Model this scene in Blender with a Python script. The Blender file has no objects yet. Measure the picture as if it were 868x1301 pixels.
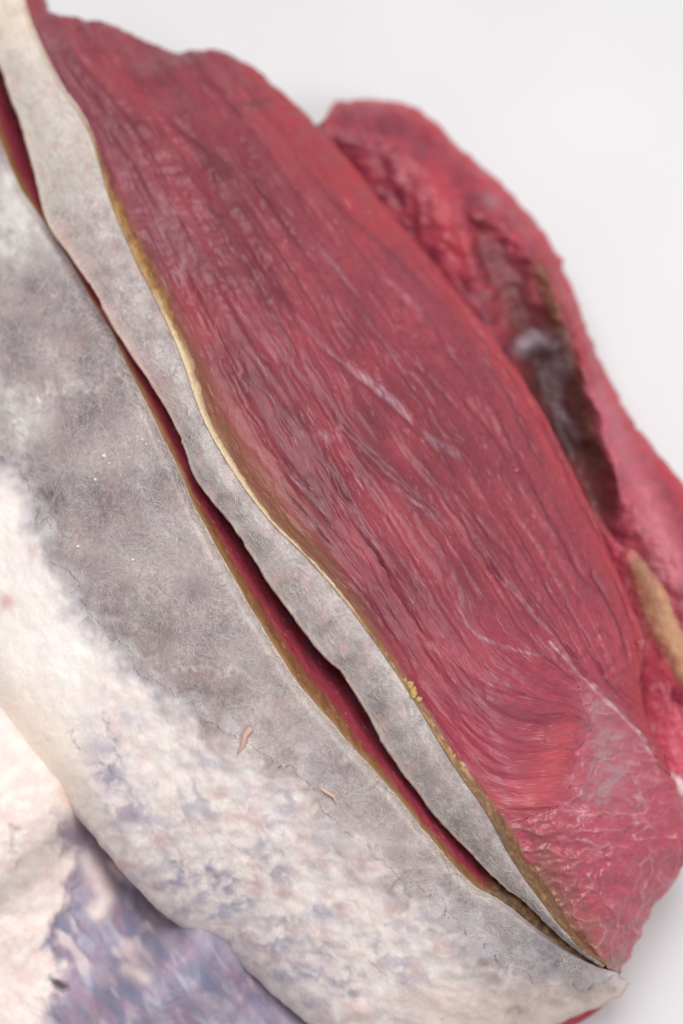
import bpy, math, random
import numpy as np
from mathutils import Vector

# ------------------------------------------------------------------ camera, light, exposure
scene = bpy.context.scene
PITCH = math.radians(75)
DIST = 0.80
FOCUS_H = 0.09
target = Vector((0, 0, FOCUS_H))
view = Vector((0, math.cos(PITCH), -math.sin(PITCH)))
cam_data = bpy.data.cameras.new('camera')
cam = bpy.data.objects.new('camera', cam_data)
scene.collection.objects.link(cam)
cam.location = target - view * DIST
cam.rotation_euler = (math.radians(90) - PITCH, 0, 0)
cam_data.sensor_fit = 'VERTICAL'
cam_data.sensor_height = 36
cam_data.sensor_width = 24
cam_data.lens = 18 / (0.15 / DIST)
cam_data.clip_start = 0.02
cam_data.clip_end = 50
cam_data.dof.use_dof = True
cam_data.dof.focus_distance = DIST - 0.000
cam_data.dof.aperture_fstop = 3.8
scene.camera = cam

world = bpy.data.worlds.new('World')
scene.world = world
world.use_nodes = True
bg = world.node_tree.nodes['Background']
bg.inputs['Color'].default_value = (0.97, 0.98, 1.0, 1)
bg.inputs['Strength'].default_value = 0.36

def area_light(name, loc, aim, size, power, color):
    d = bpy.data.lights.new(name, 'AREA')
    d.shape = 'RECTANGLE'; d.size, d.size_y = size
    d.energy = power; d.color = color
    o = bpy.data.objects.new(name, d)
    scene.collection.objects.link(o)
    o.location = loc
    o.rotation_euler = (Vector(aim) - Vector(loc)).to_track_quat('-Z', 'Y').to_euler()
    return o
area_light('softbox', (-0.04, 0.34, 1.10), (0, 0, 0.05), (0.85, 0.7), 9.9, (1.0, 0.975, 0.955))
area_light('glint_fill_light', (0.42, -0.22, 0.78), (0.02, -0.02, 0.08), (0.30, 0.30), 2.6, (1.0, 0.99, 0.98))  # small added lamp: wet glints, and fill at the lower right; no window there

scene.view_settings.view_transform = 'Standard'
scene.view_settings.look = 'None'
scene.view_settings.exposure = 0.0
scene.view_settings.gamma = 1.0
scene.view_settings.use_curve_mapping = False
try:
    scene.cycles.use_denoising = True
    scene.cycles.max_bounces = 8
except Exception:
    pass

# ------------------------------------------------------------------ maths helpers
rng = np.random.default_rng(7)
CM = 0.01
PX = 0.30 / 1301           # metres per photo pixel at the focus plane
camloc = np.array(cam.location)
fwd = np.array(view); up = np.array((0, math.sin(PITCH), math.cos(PITCH))); rt = np.array((1.0, 0, 0))

def place(px, py, h):
    """The world point at height h (cm) over the table that lies on the sight line through a photo pixel."""
    px = np.asarray(px, float); py = np.asarray(py, float); h = np.asarray(h, float) * CM
    k = 0.15 / DIST / 650.5
    d = fwd + ((px - 434) * k)[..., None] * rt - ((py - 650.5) * k)[..., None] * up
    t = (h - camloc[2]) / d[..., 2]
    return camloc + d * t[..., None]

def hx(s):
    c = np.array([int(s[i:i + 2], 16) for i in (1, 3, 5)]) / 255.0
    return np.where(c <= 0.04045, c / 12.92, ((c + 0.055) / 1.055) ** 2.4)

def mix(a, b, t):
    t = np.asarray(t)[..., None]
    return a * (1 - t) + b * t

def sst(a, b, x):
    t = np.clip((x - a) / (b - a), 0, 1)
    return t * t * (3 - 2 * t)

_perm = rng.permutation(4096)
_gr = rng.uniform(0, 2 * np.pi, 4096)
_gx, _gy = np.cos(_gr), np.sin(_gr)
def perlin(x, y, seed=0):
    xi = np.floor(x).astype(np.int64); yi = np.floor(y).astype(np.int64)
    xf = x - xi; yf = y - yi
    def g(ix, iy, dx, dy):
        hsh = _perm[(_perm[(ix + seed * 131) & 4095] + iy) & 4095]
        return _gx[hsh] * dx + _gy[hsh] * dy
    u = xf * xf * xf * (xf * (xf * 6 - 15) + 10); v = yf * yf * yf * (yf * (yf * 6 - 15) + 10)
    a = g(xi, yi, xf, yf); b = g(xi + 1, yi, xf - 1, yf)
    c = g(xi, yi + 1, xf, yf - 1); d = g(xi + 1, yi + 1, xf - 1, yf - 1)
    return ((a * (1 - u) + b * u) * (1 - v) + (c * (1 - u) + d * u) * v) * 1.5
def fbm(x, y, o=4, seed=0, gain=0.5):
    s = 0; a = 1.0; n = 0
    for i in range(o):
        s = s + a * perlin(x * 2 ** i + 17.3 * i, y * 2 ** i - 9.1 * i, seed + i); n += a; a *= gain
    return s / n
def ridged(x, y, o=3, seed=0):
    s = 0; a = 1.0; n = 0
    for i in range(o):
        s = s + a * (1 - np.abs(perlin(x * 2 ** i + 5.7 * i, y * 2 ** i + 3.3 * i, seed + i)) * 2.2).clip(0, 1) ** 2; n += a; a *= 0.55
    return s / n
def worley(x, y, seed=0):
    xi = np.floor(x).astype(np.int64); yi = np.floor(y).astype(np.int64)
    f1 = np.full(x.shape, 9.0); f2 = np.full(x.shape, 9.0)
    for dx in (-1, 0, 1):
        for dy in (-1, 0, 1):
            hsh = _perm[(_perm[(xi + dx + seed * 77) & 4095] + yi + dy) & 4095]
            px = xi + dx + (hsh % 64) / 64.0; py = yi + dy + (hsh // 64) / 64.0
            d = np.hypot(px - x, py - y)
            f2 = np.where(d < f1, f1, np.minimum(f2, d)); f1 = np.minimum(f1, d)
    return f1, f2

def seg_dist(px, py, line):
    """Distance to a polyline, and the signed side (positive to the right of its direction in the photo)."""
    best = np.full(px.shape, 1e9); side = np.zeros(px.shape); along = np.zeros(px.shape)
    L = np.array(line, float); acc = 0
    for (x0, y0), (x1, y1) in zip(L[:-1], L[1:]):
        dx, dy = x1 - x0, y1 - y0; ll = math.hypot(dx, dy)
        t = np.clip(((px - x0) * dx + (py - y0) * dy) / (ll * ll), 0, 1)
        ex, ey = px - (x0 + t * dx), py - (y0 + t * dy)
        d = np.hypot(ex, ey); m = d < best
        best = np.where(m, d, best)
        side = np.where(m, np.sign(dx * ey - dy * ex), side)
        along = np.where(m, acc + t * ll, along); acc += ll
    return best, side, along / acc
def dist(px, py, line): return seg_dist(px, py, line)[0]
def inside(px, py, poly):
    r = np.zeros(px.shape, bool); n = len(poly)
    for i in range(n):
        (x0, y0), (x1, y1) = poly[i], poly[(i + 1) % n]
        if y0 == y1: continue
        c = ((y0 > py) != (y1 > py)) & (px < (x1 - x0) * (py - y0) / (y1 - y0) + x0)
        r ^= c
    return r
def smooth_line(pts, n):
    """Catmull-Rom through the points (any dimension), n samples at even arc length of the first two coordinates."""
    P = np.array(pts, float)
    P = np.vstack([2 * P[0] - P[1], P, 2 * P[-1] - P[-2]])
    out = []
    for i in range(1, len(P) - 2):
        t = np.linspace(0, 1, 24, endpoint=False)[:, None]
        a, b, c, d = P[i - 1], P[i], P[i + 1], P[i + 2]
        out.append(0.5 * ((2 * b) + (c - a) * t + (2 * a - 5 * b + 4 * c - d) * t ** 2 + (3 * b - a - 3 * c + d) * t ** 3))
    out = np.vstack(out + [P[-2][None]])
    s = np.concatenate([[0], np.cumsum(np.hypot(*(np.diff(out[:, :2], axis=0).T)))])
    q = np.linspace(0, s[-1], n)
    return np.stack([np.interp(q, s, out[:, k]) for k in range(out.shape[1])], 1)

# ------------------------------------------------------------------ mesh helpers
def grid_normals(P):
    du = np.gradient(P, axis=0); dv = np.gradient(P, axis=1)
    n = np.cross(du, dv)
    return n / (np.linalg.norm(n, axis=2, keepdims=True) + 1e-12)

def link(name, me, material, parent):
    o = bpy.data.objects.new(name, me)
    me.materials.append(material)
    scene.collection.objects.link(o)
    if parent is not None:
        o.parent = parent
    return o

def mesh_object(name, V, F, colour, grain, material, parent):
    me = bpy.data.meshes.new(name)
    V = np.ascontiguousarray(V, np.float32); F = np.ascontiguousarray(F, np.int32)
    k = F.shape[1]
    me.vertices.add(len(V)); me.vertices.foreach_set('co', V.ravel())
    me.loops.add(F.size); me.loops.foreach_set('vertex_index', F.ravel())
    me.polygons.add(len(F)); me.polygons.foreach_set('loop_start', np.arange(0, F.size, k, dtype=np.int32))
    me.update(calc_edges=True)
    me.polygons.foreach_set('use_smooth', np.ones(len(F), bool))
    if colour is not None:
        a = me.color_attributes.new('tint', 'FLOAT_COLOR', 'POINT')
        a.data.foreach_set('color', np.hstack([np.clip(colour, 0, 1), np.ones((len(V), 1))]).astype(np.float32).ravel())
    if grain is not None:
        a = me.attributes.new('grain', 'FLOAT_VECTOR', 'POINT')
        a.data.foreach_set('vector', np.ascontiguousarray(grain, np.float32).ravel())
    me.validate()
    return link(name, me, material, parent)

def grid_faces(n, m):
    i = np.arange(n * m).reshape(n, m)
    return np.stack([i[:-1, :-1], i[1:, :-1], i[1:, 1:], i[:-1, 1:]], -1).reshape(-1, 4)

def grid_object(name, P, colour, grain, material, parent, mask=None):
    """One object from a grid; with a mask, only the faces whose corners lie mostly under it."""
    n, m = P.shape[:2]
    F = grid_faces(n, m)
    if mask is not None:
        F = F[mask.reshape(-1)[F].mean(1) >= 0.5]
        used = np.unique(F); remap = np.full(n * m, -1); remap[used] = np.arange(len(used))
        F = remap[F]
    else:
        used = np.arange(n * m)
    return mesh_object(name, P.reshape(-1, 3)[used], F, colour.reshape(-1, 3)[used], grain.reshape(-1, 3)[used], material, parent)

def tube(pts, radii, sides=10, cap=True):
    P = np.array(pts, float); n = len(P)
    T = np.gradient(P, axis=0); T /= np.linalg.norm(T, axis=1, keepdims=True) + 1e-12
    ref = np.array((0.21, 0.13, 1.0)); A = np.cross(T, ref); A /= np.linalg.norm(A, axis=1, keepdims=True) + 1e-12
    B = np.cross(T, A)
    th = np.linspace(0, 2 * np.pi, sides, endpoint=False)
    R = np.broadcast_to(np.asarray(radii, float), (n,))[:, None, None]
    V = P[:, None] + R * (np.cos(th)[None, :, None] * A[:, None] + np.sin(th)[None, :, None] * B[:, None])
    V = V.reshape(-1, 3)
    i = np.arange(n)[:-1, None] * sides + np.arange(sides)[None]
    j = np.arange(n)[:-1, None] * sides + (np.arange(sides)[None] + 1) % sides
    F = np.stack([i, j, j + sides, i + sides], -1).reshape(-1, 4)
    return V, F

def surface(pairs, n, m, prof, rows_down=14, drop=True, bow=0.0):
    """A skin between two edge lines given as pairs ((x,y,h),(x,y,h)); after the outer edge it turns down to the table.
    Returns photo coordinates, world points and v for every grid point."""
    A = smooth_line([a + (i,) for i, (a, b) in enumerate(pairs)], n)
    idx = A[:, 3]
    Bm = smooth_line([b + (i,) for i, (a, b) in enumerate(pairs)], 4000)
    order = np.maximum.accumulate(Bm[:, 3])
    B = np.stack([np.interp(idx, order, Bm[:, k]) for k in range(3)], 1)
    v = np.linspace(0, 1, m)
    px = A[:, None, 0] * (1 - v) + B[:, None, 0] * v
    py = A[:, None, 1] * (1 - v) + B[:, None, 1] * v
    t = np.linspace(0, 1, n)
    h = prof(A[:, None, 2], B[:, None, 2], v[None], t[:, None], px, py)
    P = place(px, py, h)
    V = np.broadcast_to(v, (n, m)).copy()
    if drop:
        f = np.linspace(0, 1, rows_down + 1)[1:]
        E = P[:, -1]; Ein = P[:, -6]
        o = E - Ein; o[:, 2] = 0
        k = np.ones(25) / 25
        for c in range(2):
            o[:, c] = np.convolve(np.pad(o[:, c], 12, mode='edge'), k, 'valid')
        o /= np.linalg.norm(o, axis=1, keepdims=True) + 1e-9
        hz = E[:, 2]
        out = (0.0014 * (f / 0.15) * np.exp(1 - f / 0.15) - 0.007 * f ** 2)
        Q = E[:, None] + o[:, None] * (out[None] * np.minimum(1, hz / 0.03)[:, None])[..., None]
        Q[..., 2] = hz[:, None] * (1 - f[None]) - 0.0005 * f[None]
        P = np.concatenate([P, Q], 1)
        px = np.concatenate([px, np.repeat(px[:, -1:], rows_down, 1)], 1)
        py = np.concatenate([py, np.repeat(py[:, -1:], rows_down, 1)], 1)
        V = np.concatenate([V, 1 + np.broadcast_to(f, (n, rows_down))], 1)
    return px, py, P, V

def displace(P, d):
    N = grid_normals(P)
    m = P.shape[1] // 2
    if N[:, :m, 2].mean() < 0: N = -N
    return P + N * d[..., None], N

# ------------------------------------------------------------------ materials
def wet_material(name, rough=0.4, sss=0.2, radius=(0.004, 0.0012, 0.0008), scale=(900, 900), strength=0.3, dist=0.0003,
                 speck=0.15, spec=0.5, sheen=0.0, coat=0.0):
    m = bpy.data.materials.new(name); m.use_nodes = True
    nt = m.node_tree; nd = nt.nodes; lk = nt.links
    b = nd['Principled BSDF']
    at = nd.new('ShaderNodeAttribute'); at.attribute_name = 'tint'
    gr = nd.new('ShaderNodeAttribute'); gr.attribute_name = 'grain'
    mp = nd.new('ShaderNodeMapping'); mp.inputs['Scale'].default_value = (scale[0], scale[1], 1)
    lk.new(gr.outputs['Vector'], mp.inputs['Vector'])
    n1 = nd.new('ShaderNodeTexNoise'); n1.inputs['Scale'].default_value = 1; n1.inputs['Detail'].default_value = 5
    n1.inputs['Roughness'].default_value = 0.6
    lk.new(mp.outputs['Vector'], n1.inputs['Vector'])
    # colour grain
    rmp = nd.new('ShaderNodeMapRange'); rmp.inputs['From Min'].default_value = 0.3; rmp.inputs['From Max'].default_value = 0.7
    rmp.inputs['To Min'].default_value = 1 - speck; rmp.inputs['To Max'].default_value = 1 + speck
    lk.new(n1.outputs['Fac'], rmp.inputs['Value'])
    mu = nd.new('ShaderNodeVectorMath'); mu.operation = 'SCALE'
    lk.new(at.outputs['Color'], mu.inputs[0]); lk.new(rmp.outputs['Result'], mu.inputs['Scale'])
    lk.new(mu.outputs['Vector'], b.inputs['Base Color'])
    # roughness
    n2 = nd.new('ShaderNodeTexNoise'); n2.inputs['Scale'].default_value = 120; n2.inputs['Detail'].default_value = 3
    lk.new(gr.outputs['Vector'], n2.inputs['Vector'])
    rr = nd.new('ShaderNodeMapRange'); rr.inputs['To Min'].default_value = rough - 0.12; rr.inputs['To Max'].default_value = rough + 0.12
    rr.inputs['From Min'].default_value = 0.3; rr.inputs['From Max'].default_value = 0.7
    lk.new(n2.outputs['Fac'], rr.inputs['Value']); lk.new(rr.outputs['Result'], b.inputs['Roughness'])
    bp = nd.new('ShaderNodeBump'); bp.inputs['Strength'].default_value = strength; bp.inputs['Distance'].default_value = dist
    lk.new(n1.outputs['Fac'], bp.inputs['Height']); lk.new(bp.outputs['Normal'], b.inputs['Normal'])
    b.inputs['Subsurface Weight'].default_value = sss
    b.inputs['Subsurface Radius'].default_value = (1.0, radius[1] / radius[0], radius[2] / radius[0])
    b.inputs['Subsurface Scale'].default_value = radius[0]
    b.inputs['Specular IOR Level'].default_value = spec
    b.inputs['Coat Weight'].default_value = coat
    b.inputs['Coat Roughness'].default_value = 0.16
    return m

M_muscle = wet_material('muscle', 0.38, 0.08, scale=(520, 2300), strength=0.5, dist=0.0003, speck=0.2, spec=0.32, coat=0.10)
M_soft = wet_material('soft_muscle', 0.42, 0.3, scale=(700, 1100), strength=0.5, dist=0.0003, speck=0.12, spec=0.4)
M_web = wet_material('webbed_muscle', 0.38, 0.25, coat=0.2, scale=(900, 900), strength=0.5, dist=0.0003, speck=0.1, spec=0.5)
M_membrane = wet_material('membrane', 0.40, 0.12, (0.002, 0.0012, 0.0010), scale=(1300, 1700), strength=0.3, dist=0.00025, speck=0.07, spec=0.4, coat=0.12)
M_fat = wet_material('fat', 0.5, 0.3, (0.004, 0.002, 0.0014), scale=(800, 1000), strength=0.4, dist=0.0003, speck=0.05, spec=0.4)
M_dry = wet_material('dried_edge', 0.38, 0.2, (0.002, 0.001, 0.0004), scale=(900, 1800), strength=0.7, dist=0.0004, speck=0.3, spec=0.5)

def add_web(m, scale=420, amount=0.30):
    nt = m.node_tree; nd = nt.nodes; lk = nt.links; b = nd['Principled BSDF']
    src = b.inputs['Base Color'].links[0].from_socket
    gr = nd.new('ShaderNodeAttribute'); gr.attribute_name = 'grain'
    fac = None
    for sc, w in ((scale, 0.075), (scale * 2.3, 0.10)):
        n = nd.new('ShaderNodeTexNoise'); n.inputs['Scale'].default_value = sc; n.inputs['Detail'].default_value = 3; n.inputs['Distortion'].default_value = 1.6
        lk.new(gr.outputs['Vector'], n.inputs['Vector'])
        a = nd.new('ShaderNodeMath'); a.operation = 'SUBTRACT'; a.inputs[1].default_value = 0.5; lk.new(n.outputs['Fac'], a.inputs[0])
        ab = nd.new('ShaderNodeMath'); ab.operation = 'ABSOLUTE'; lk.new(a.outputs[0], ab.inputs[0])
        mr = nd.new('ShaderNodeMapRange'); mr.inputs['From Min'].default_value = 0; mr.inputs['From Max'].default_value = w
        mr.inputs['To Min'].default_value = 1; mr.inputs['To Max'].default_value = 0; lk.new(ab.outputs[0], mr.inputs['Value'])
        if fac is None: fac = mr.outputs[0]
        else:
            ad = nd.new('ShaderNodeMath'); ad.operation = 'ADD'; lk.new(fac, ad.inputs[0]); lk.new(mr.outputs[0], ad.inputs[1]); fac = ad.outputs[0]
    pn = nd.new('ShaderNodeTexNoise'); pn.inputs['Scale'].default_value = 90; pn.inputs['Detail'].default_value = 3; lk.new(gr.outputs['Vector'], pn.inputs['Vector'])
    pm = nd.new('ShaderNodeMapRange'); pm.inputs['From Min'].default_value = 0.35; pm.inputs['From Max'].default_value = 0.68; pm.inputs['To Min'].default_value = 0.1; pm.inputs['To Max'].default_value = 1
    lk.new(pn.outputs['Fac'], pm.inputs['Value'])
    mu = nd.new('ShaderNodeMath'); mu.operation = 'MULTIPLY'; lk.new(fac, mu.inputs[0]); lk.new(pm.outputs[0], mu.inputs[1])
    mm = nd.new('ShaderNodeMath'); mm.operation = 'MULTIPLY'; mm.inputs[1].default_value = amount; lk.new(mu.outputs[0], mm.inputs[0]); mm.use_clamp = True
    mx = nd.new('ShaderNodeMix'); mx.data_type = 'RGBA'; lk.new(mm.outputs[0], mx.inputs['Factor']); lk.new(src, mx.inputs['A']); mx.inputs['B'].default_value = (0.80, 0.76, 0.74, 1)
    lk.new(mx.outputs['Result'], b.inputs['Base Color'])
add_web(M_membrane, 300, 0.24)

def plain(name, colour, rough=0.5, spec=0.4, sss=0.0):
    m = bpy.data.materials.new(name); m.use_nodes = True
    b = m.node_tree.nodes['Principled BSDF']
    nz = m.node_tree.nodes.new('ShaderNodeTexNoise'); nz.inputs['Scale'].default_value = 900
    mxn = m.node_tree.nodes.new('ShaderNodeMix'); mxn.data_type = 'RGBA'
    mxn.inputs['A'].default_value = (*(np.array(colour) * 0.88), 1); mxn.inputs['B'].default_value = (*np.clip(np.array(colour) * 1.1, 0, 1), 1)
    tc = m.node_tree.nodes.new('ShaderNodeTexCoord')
    m.node_tree.links.new(tc.outputs['Object'], nz.inputs['Vector'])
    m.node_tree.links.new(nz.outputs['Fac'], mxn.inputs['Factor'])
    m.node_tree.links.new(mxn.outputs['Result'], b.inputs['Base Color'])
    b.inputs['Roughness'].default_value = rough; b.inputs['Specular IOR Level'].default_value = spec
    b.inputs['Subsurface Weight'].default_value = sss; b.inputs['Subsurface Scale'].default_value = 0.001
    return m

# ------------------------------------------------------------------ the white table
tm = bpy.data.materials.new('white_table'); tm.use_nodes = True
nt = tm.node_tree; b = nt.nodes['Principled BSDF']
tc = nt.nodes.new('ShaderNodeTexCoord'); nz = nt.nodes.new('ShaderNodeTexNoise'); nz.inputs['Scale'].default_value = 14
rp = nt.nodes.new('ShaderNodeValToRGB')
rp.color_ramp.elements[0].position = 0.3; rp.color_ramp.elements[0].color = (0.635, 0.63, 0.645, 1)
rp.color_ramp.elements[1].position = 0.7; rp.color_ramp.elements[1].color = (0.665, 0.66, 0.675, 1)
nt.links.new(tc.outputs['Object'], nz.inputs['Vector']); nt.links.new(nz.outputs['Fac'], rp.inputs['Fac'])
nt.links.new(rp.outputs['Color'], b.inputs['Base Color'])
b.inputs['Roughness'].default_value = 0.35
me = bpy.data.meshes.new('table_surface')
S = 1.6
me.from_pydata([(-S, -S, 0), (S, -S, 0), (S, S, 0), (-S, S, 0)], [], [(0, 1, 2, 3)])
table = link('table_surface', me, tm, None)
table['kind'] = 'structure'; table['label'] = 'plain white table surface under the meat'

# ------------------------------------------------------------------ the joint of meat
joint = bpy.data.objects.new('meat_joint', None)
scene.collection.objects.link(joint)
joint['label'] = 'raw red joint of meat with a slit grey membrane, resting on the white table'
joint['category'] = 'meat'

# ---- cut red muscle
FACE = [((28, -15, 7.0), (48, -15, 6.6)), ((40, 30, 7.2), (64, 16, 6.6)), ((55, 62, 7.4), (140, 30, 5.8)),
        ((80, 110, 7.6), (215, 63, 5.2)), ((115, 165, 7.9), (290, 67, 4.8)), ((143, 255, 8.3), (360, 117, 4.8)),
        ((175, 330, 8.6), (430, 190, 5.0)), ((205, 390, 8.8), (500, 275, 5.2)), ((232, 450, 9.0), (560, 345, 5.4)),
        ((260, 530, 9.2), (620, 420, 5.5)), ((300, 600, 9.3), (675, 500, 5.6)), ((345, 660, 9.35), (725, 595, 5.6)),
        ((400, 715, 9.3), (765, 680, 5.6)), ((450, 775, 9.15), (797, 760, 5.5)), ((497, 840, 8.95), (816, 815, 5.4)),
        ((530, 890, 8.7), (812, 880, 5.2)), ((575, 965, 8.2), (838, 955, 4.6)), ((620, 1030, 7.6), (866, 1020, 3.9)),
        ((650, 1085, 6.9), (884, 1070, 3.4)), ((680, 1130, 6.2), (862, 1112, 3.1)), ((710, 1170, 5.6), (824, 1165, 3.0)),
        ((740, 1205, 5.0), (804, 1210, 3.0)), ((768, 1227, 4.4), (787, 1236, 3.0))]
def face_prof(a, b, v, t, px, py):
    dip = 0.38 * np.exp(-((v - 0.10) / 0.09) ** 2) * sst(0.02, 0.12, t) * (1 - 0.6 * sst(0.6, 0.9, t))
    return a + (b - a) * (0.35 * v + 0.65 * v ** 2.4) - dip * (v > 0) * sst(0, 0.05, v)
px, py, P, V = surface(FACE, 960, 310, face_prof)

FLOW = [(0, [(40, 30), (75, 100), (135, 215), (175, 330), (232, 450), (280, 565), (345, 660), (425, 745), (497, 840), (560, 935), (620, 1000), (720, 1010)]),
        (45, [(75, 60), (140, 160), (200, 290), (260, 410), (320, 520), (390, 630), (470, 740), (530, 840), (580, 910), (640, 955), (735, 960)]),
        (95, [(110, 50), (190, 160), (270, 300), (340, 430), (400, 540), (460, 650), (520, 740), (570, 820), (620, 880), (680, 905), (740, 915)]),
        (145, [(150, 50), (240, 180), (330, 310), (400, 440), (460, 550), (530, 640), (580, 720), (620, 800), (670, 850), (740, 885)]),
        (195, [(190, 60), (290, 190), (380, 320), (450, 440), (520, 545), (590, 650), (650, 740), (700, 810), (740, 862)]),
        (255, [(250, 70), (340, 180), (430, 310), (520, 440), (600, 560), (670, 680), (730, 790), (780, 880)]),
        (315, [(310, 80), (400, 190), (480, 300), (560, 400), (640, 510), (710, 640), (770, 760), (812, 870)]),
        (-60, [(640, 1070), (740, 1075), (860, 1070)]), (-120, [(690, 1140), (760, 1145), (840, 1130)])]
cp = []; cw = []
for w, ln in FLOW:
    q = smooth_line(ln, max(6, int(len(ln) * 2.2)))
    cp.append(q); cw += [w] * len(q)
cp = np.vstack(cp); cw = np.array(cw, float)
def tps(r2): return r2 * np.log(r2 + 1e-6) * 0.5
K = tps(((cp[:, None] - cp[None]) ** 2).sum(-1) / 1e4) + np.eye(len(cp)) * 0.02
Pm = np.hstack([np.ones((len(cp), 1)), cp / 100])
sol = np.linalg.solve(np.block([[K, Pm], [Pm.T, np.zeros((3, 3))]]), np.concatenate([cw, np.zeros(3)]))
def across(px, py):
    x = px.ravel(); y = py.ravel(); r = sol[-3] + sol[-2] * x / 100 + sol[-1] * y / 100
    for c, wt in zip(cp, sol[:-3]):
        r = r + wt * tps(((x - c[0]) ** 2 + (y - c[1]) ** 2) / 1e4)
    return r.reshape(px.shape)
W = across(px, py)                                     # cross-grain coordinate in photo pixels
ALONG = px * 0.52 + py * 0.854
depth_down = np.clip(V - 1, 0, 1)
W = W + depth_down * 120

GROOVES = [  # (line, width px, depth mm)
    ([(352, 521), (374, 554)], 3, 0.7), ([(378, 406), (423, 455), (471, 494), (506, 525), (550, 568), (600, 640)], 5, 0.9),
    ([(347, 419), (367, 461), (405, 505), (443, 550), (492, 599), (550, 647), (600, 700)], 6, 1.1),
    ([(271, 353), (295, 391), (330, 450), (350, 471)], 5, 0.7), ([(412, 561), (416, 585), (433, 626), (450, 650)], 4, 0.9),
    ([(423, 564), (457, 606), (485, 650)], 3, 0.6), ([(421, 603), (448, 652), (479, 704), (493, 738), (514, 773), (545, 814)], 4, 0.8),
    ([(459, 603), (490, 652), (517, 693), (538, 728)], 3, 0.7), ([(517, 728), (538, 759)], 3, 0.7),
    ([(428, 714), (472, 762), (500, 804), (549, 866)], 4, 0.8), ([(552, 603), (593, 634), (607, 665), (642, 703), (662, 738)], 4, 0.8),
    ([(593, 693), (642, 738), (673, 776), (700, 807)], 4, 0.7), ([(572, 828), (593, 855), (635, 876), (700, 894)], 4, 0.6),
    ([(623, 896), (661, 913), (703, 919)], 4, 0.9), ([(563, 862), (606, 900), (640, 934), (703, 955)], 4, 0.6),
    ([(253, 231), (295, 273), (336, 335), (380, 400)], 8, 1.2), ([(388, 217), (423, 255), (464, 293), (512, 335), (560, 390)], 6, 0.9),
    ([(305, 200), (350, 262), (367, 293), (400, 340)], 7, 1.1), ([(243, 200), (285, 256), (320, 300)], 7, 1.0),
    ([(215, 152), (257, 187), (300, 215)], 8, 1.1), ([(60, 76), (102, 121), (140, 173), (171, 214), (200, 270)], 5, 0.8),
    ([(75, 60), (130, 110), (180, 175), (220, 250)], 7, 1.1), ([(295, 135), (340, 125), (360, 128)], 6, 1.0),
    ([(330, 560), (370, 600), (420, 660)], 3, 0.5), ([(370, 545), (400, 590), (440, 660)], 3, 0.5),
    ([(560, 470), (600, 520), (660, 600), (700, 660)], 5, 0.8), ([(640, 560), (690, 640), (740, 740)], 5, 0.8),
    ([(715, 680), (735, 725), (765, 760)], 7, 1.6), ([(600, 600), (660, 690), (720, 790)], 4, 0.6), ([(500, 440), (545, 480), (600, 540)], 5, 0.7)]
VEINS = [  # pale strands lying in the muscle (line, half width px, strength)
    ([(405, 308), (418, 330), (432, 347), (455, 375)], 3, 0.75), ([(378, 400), (400, 430), (440, 464), (462, 476)], 3.0, 0.45),
    ([(440, 464), (478, 490), (506, 516), (520, 530)], 6, 0.9), ([(540, 555), (565, 568), (585, 580)], 6, 0.55),
    ([(500, 615), (530, 640), (550, 655), (566, 672)], 4, 0.7), ([(580, 765), (592, 790), (610, 808), (640, 822), (690, 832)], 3.5, 0.75),
    ([(405, 553), (428, 556)], 7, 0.6), ([(400, 555), (412, 548), (428, 556)], 4, 0.5), ([(448, 640), (466, 680), (480, 710)], 4, 0.4),
    ([(355, 592), (372, 610), (400, 630)], 2, 0.5), ([(640, 738), (673, 772), (700, 805)], 2.5, 0.5), ([(630, 985), (640, 1005), (648, 1025)], 8, 0.45),
    ([(480, 348), (510, 370), (540, 395)], 3, 0.4), ([(590, 395), (625, 440)], 3, 0.35), ([(610, 455), (622, 462)], 4, 0.4)]
SEAM = [(700, 815), (733, 852), (763, 884), (793, 913), (814, 934), (838, 980)]
ENDPOLY = [(880, 1010), (838, 975), (814, 934), (793, 913), (763, 884), (735, 856), (735, 888), (754, 922), (735, 951), (725, 998),
           (708, 1026), (660, 1042), (600, 1018), (640, 1200), (760, 1300), (900, 1280), (960, 1010)]

wx = px + 4 * fbm(px / 22, py / 22, 3, 61); wy = py + 4 * fbm(px / 22, py / 22, 3, 67)
isend = inside(wx, wy, ENDPOLY)
endline = ENDPOLY[:13]
dend = dist(px, py, endline)
endsoft = np.where(isend, sst(0, 45, dend), 0)

aL, wL = ALONG, W
warp = fbm(aL / 70, wL / 40, 3, 3)
fold = fbm(aL / 120 + warp * 0.4, (wL + 7 * warp) / 20, 3, 11)             # folds along the grain
fibre = fbm(aL / 130, (wL + 5 * warp) / 5.0, 3, 21, 0.6)
topmask = 1 - sst(330, 620, ALONG)
low_lumps = fbm(px / 34, py / 26, 3, 31)
edge_lumps = fbm(px / 16, py / 16, 3, 35)
crack_n = ridged(aL / 95 + warp, (wL + 5 * warp) / 13, 2, 51)
cracks = sst(0.72, 0.95, crack_n) * sst(-0.25, 0.35, fbm(aL / 80, wL / 30, 2, 57))
d = 0.75 * fold + 0.10 * fibre + topmask * 1.0 * low_lumps + 0.40 * edge_lumps * sst(0.3, 0.8, V) - 0.20 * cracks
band = fbm(aL / 210 + 0.5 * warp, (wL + 8 * warp) / 26, 3, 53)                               # broad folds along the grain
d = d + 0.95 * band
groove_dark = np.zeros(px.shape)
jx = px + 1.6 * fbm(px / 22, py / 22, 2, 71); jy = py + 1.6 * fbm(px / 22, py / 22, 2, 73)
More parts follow.
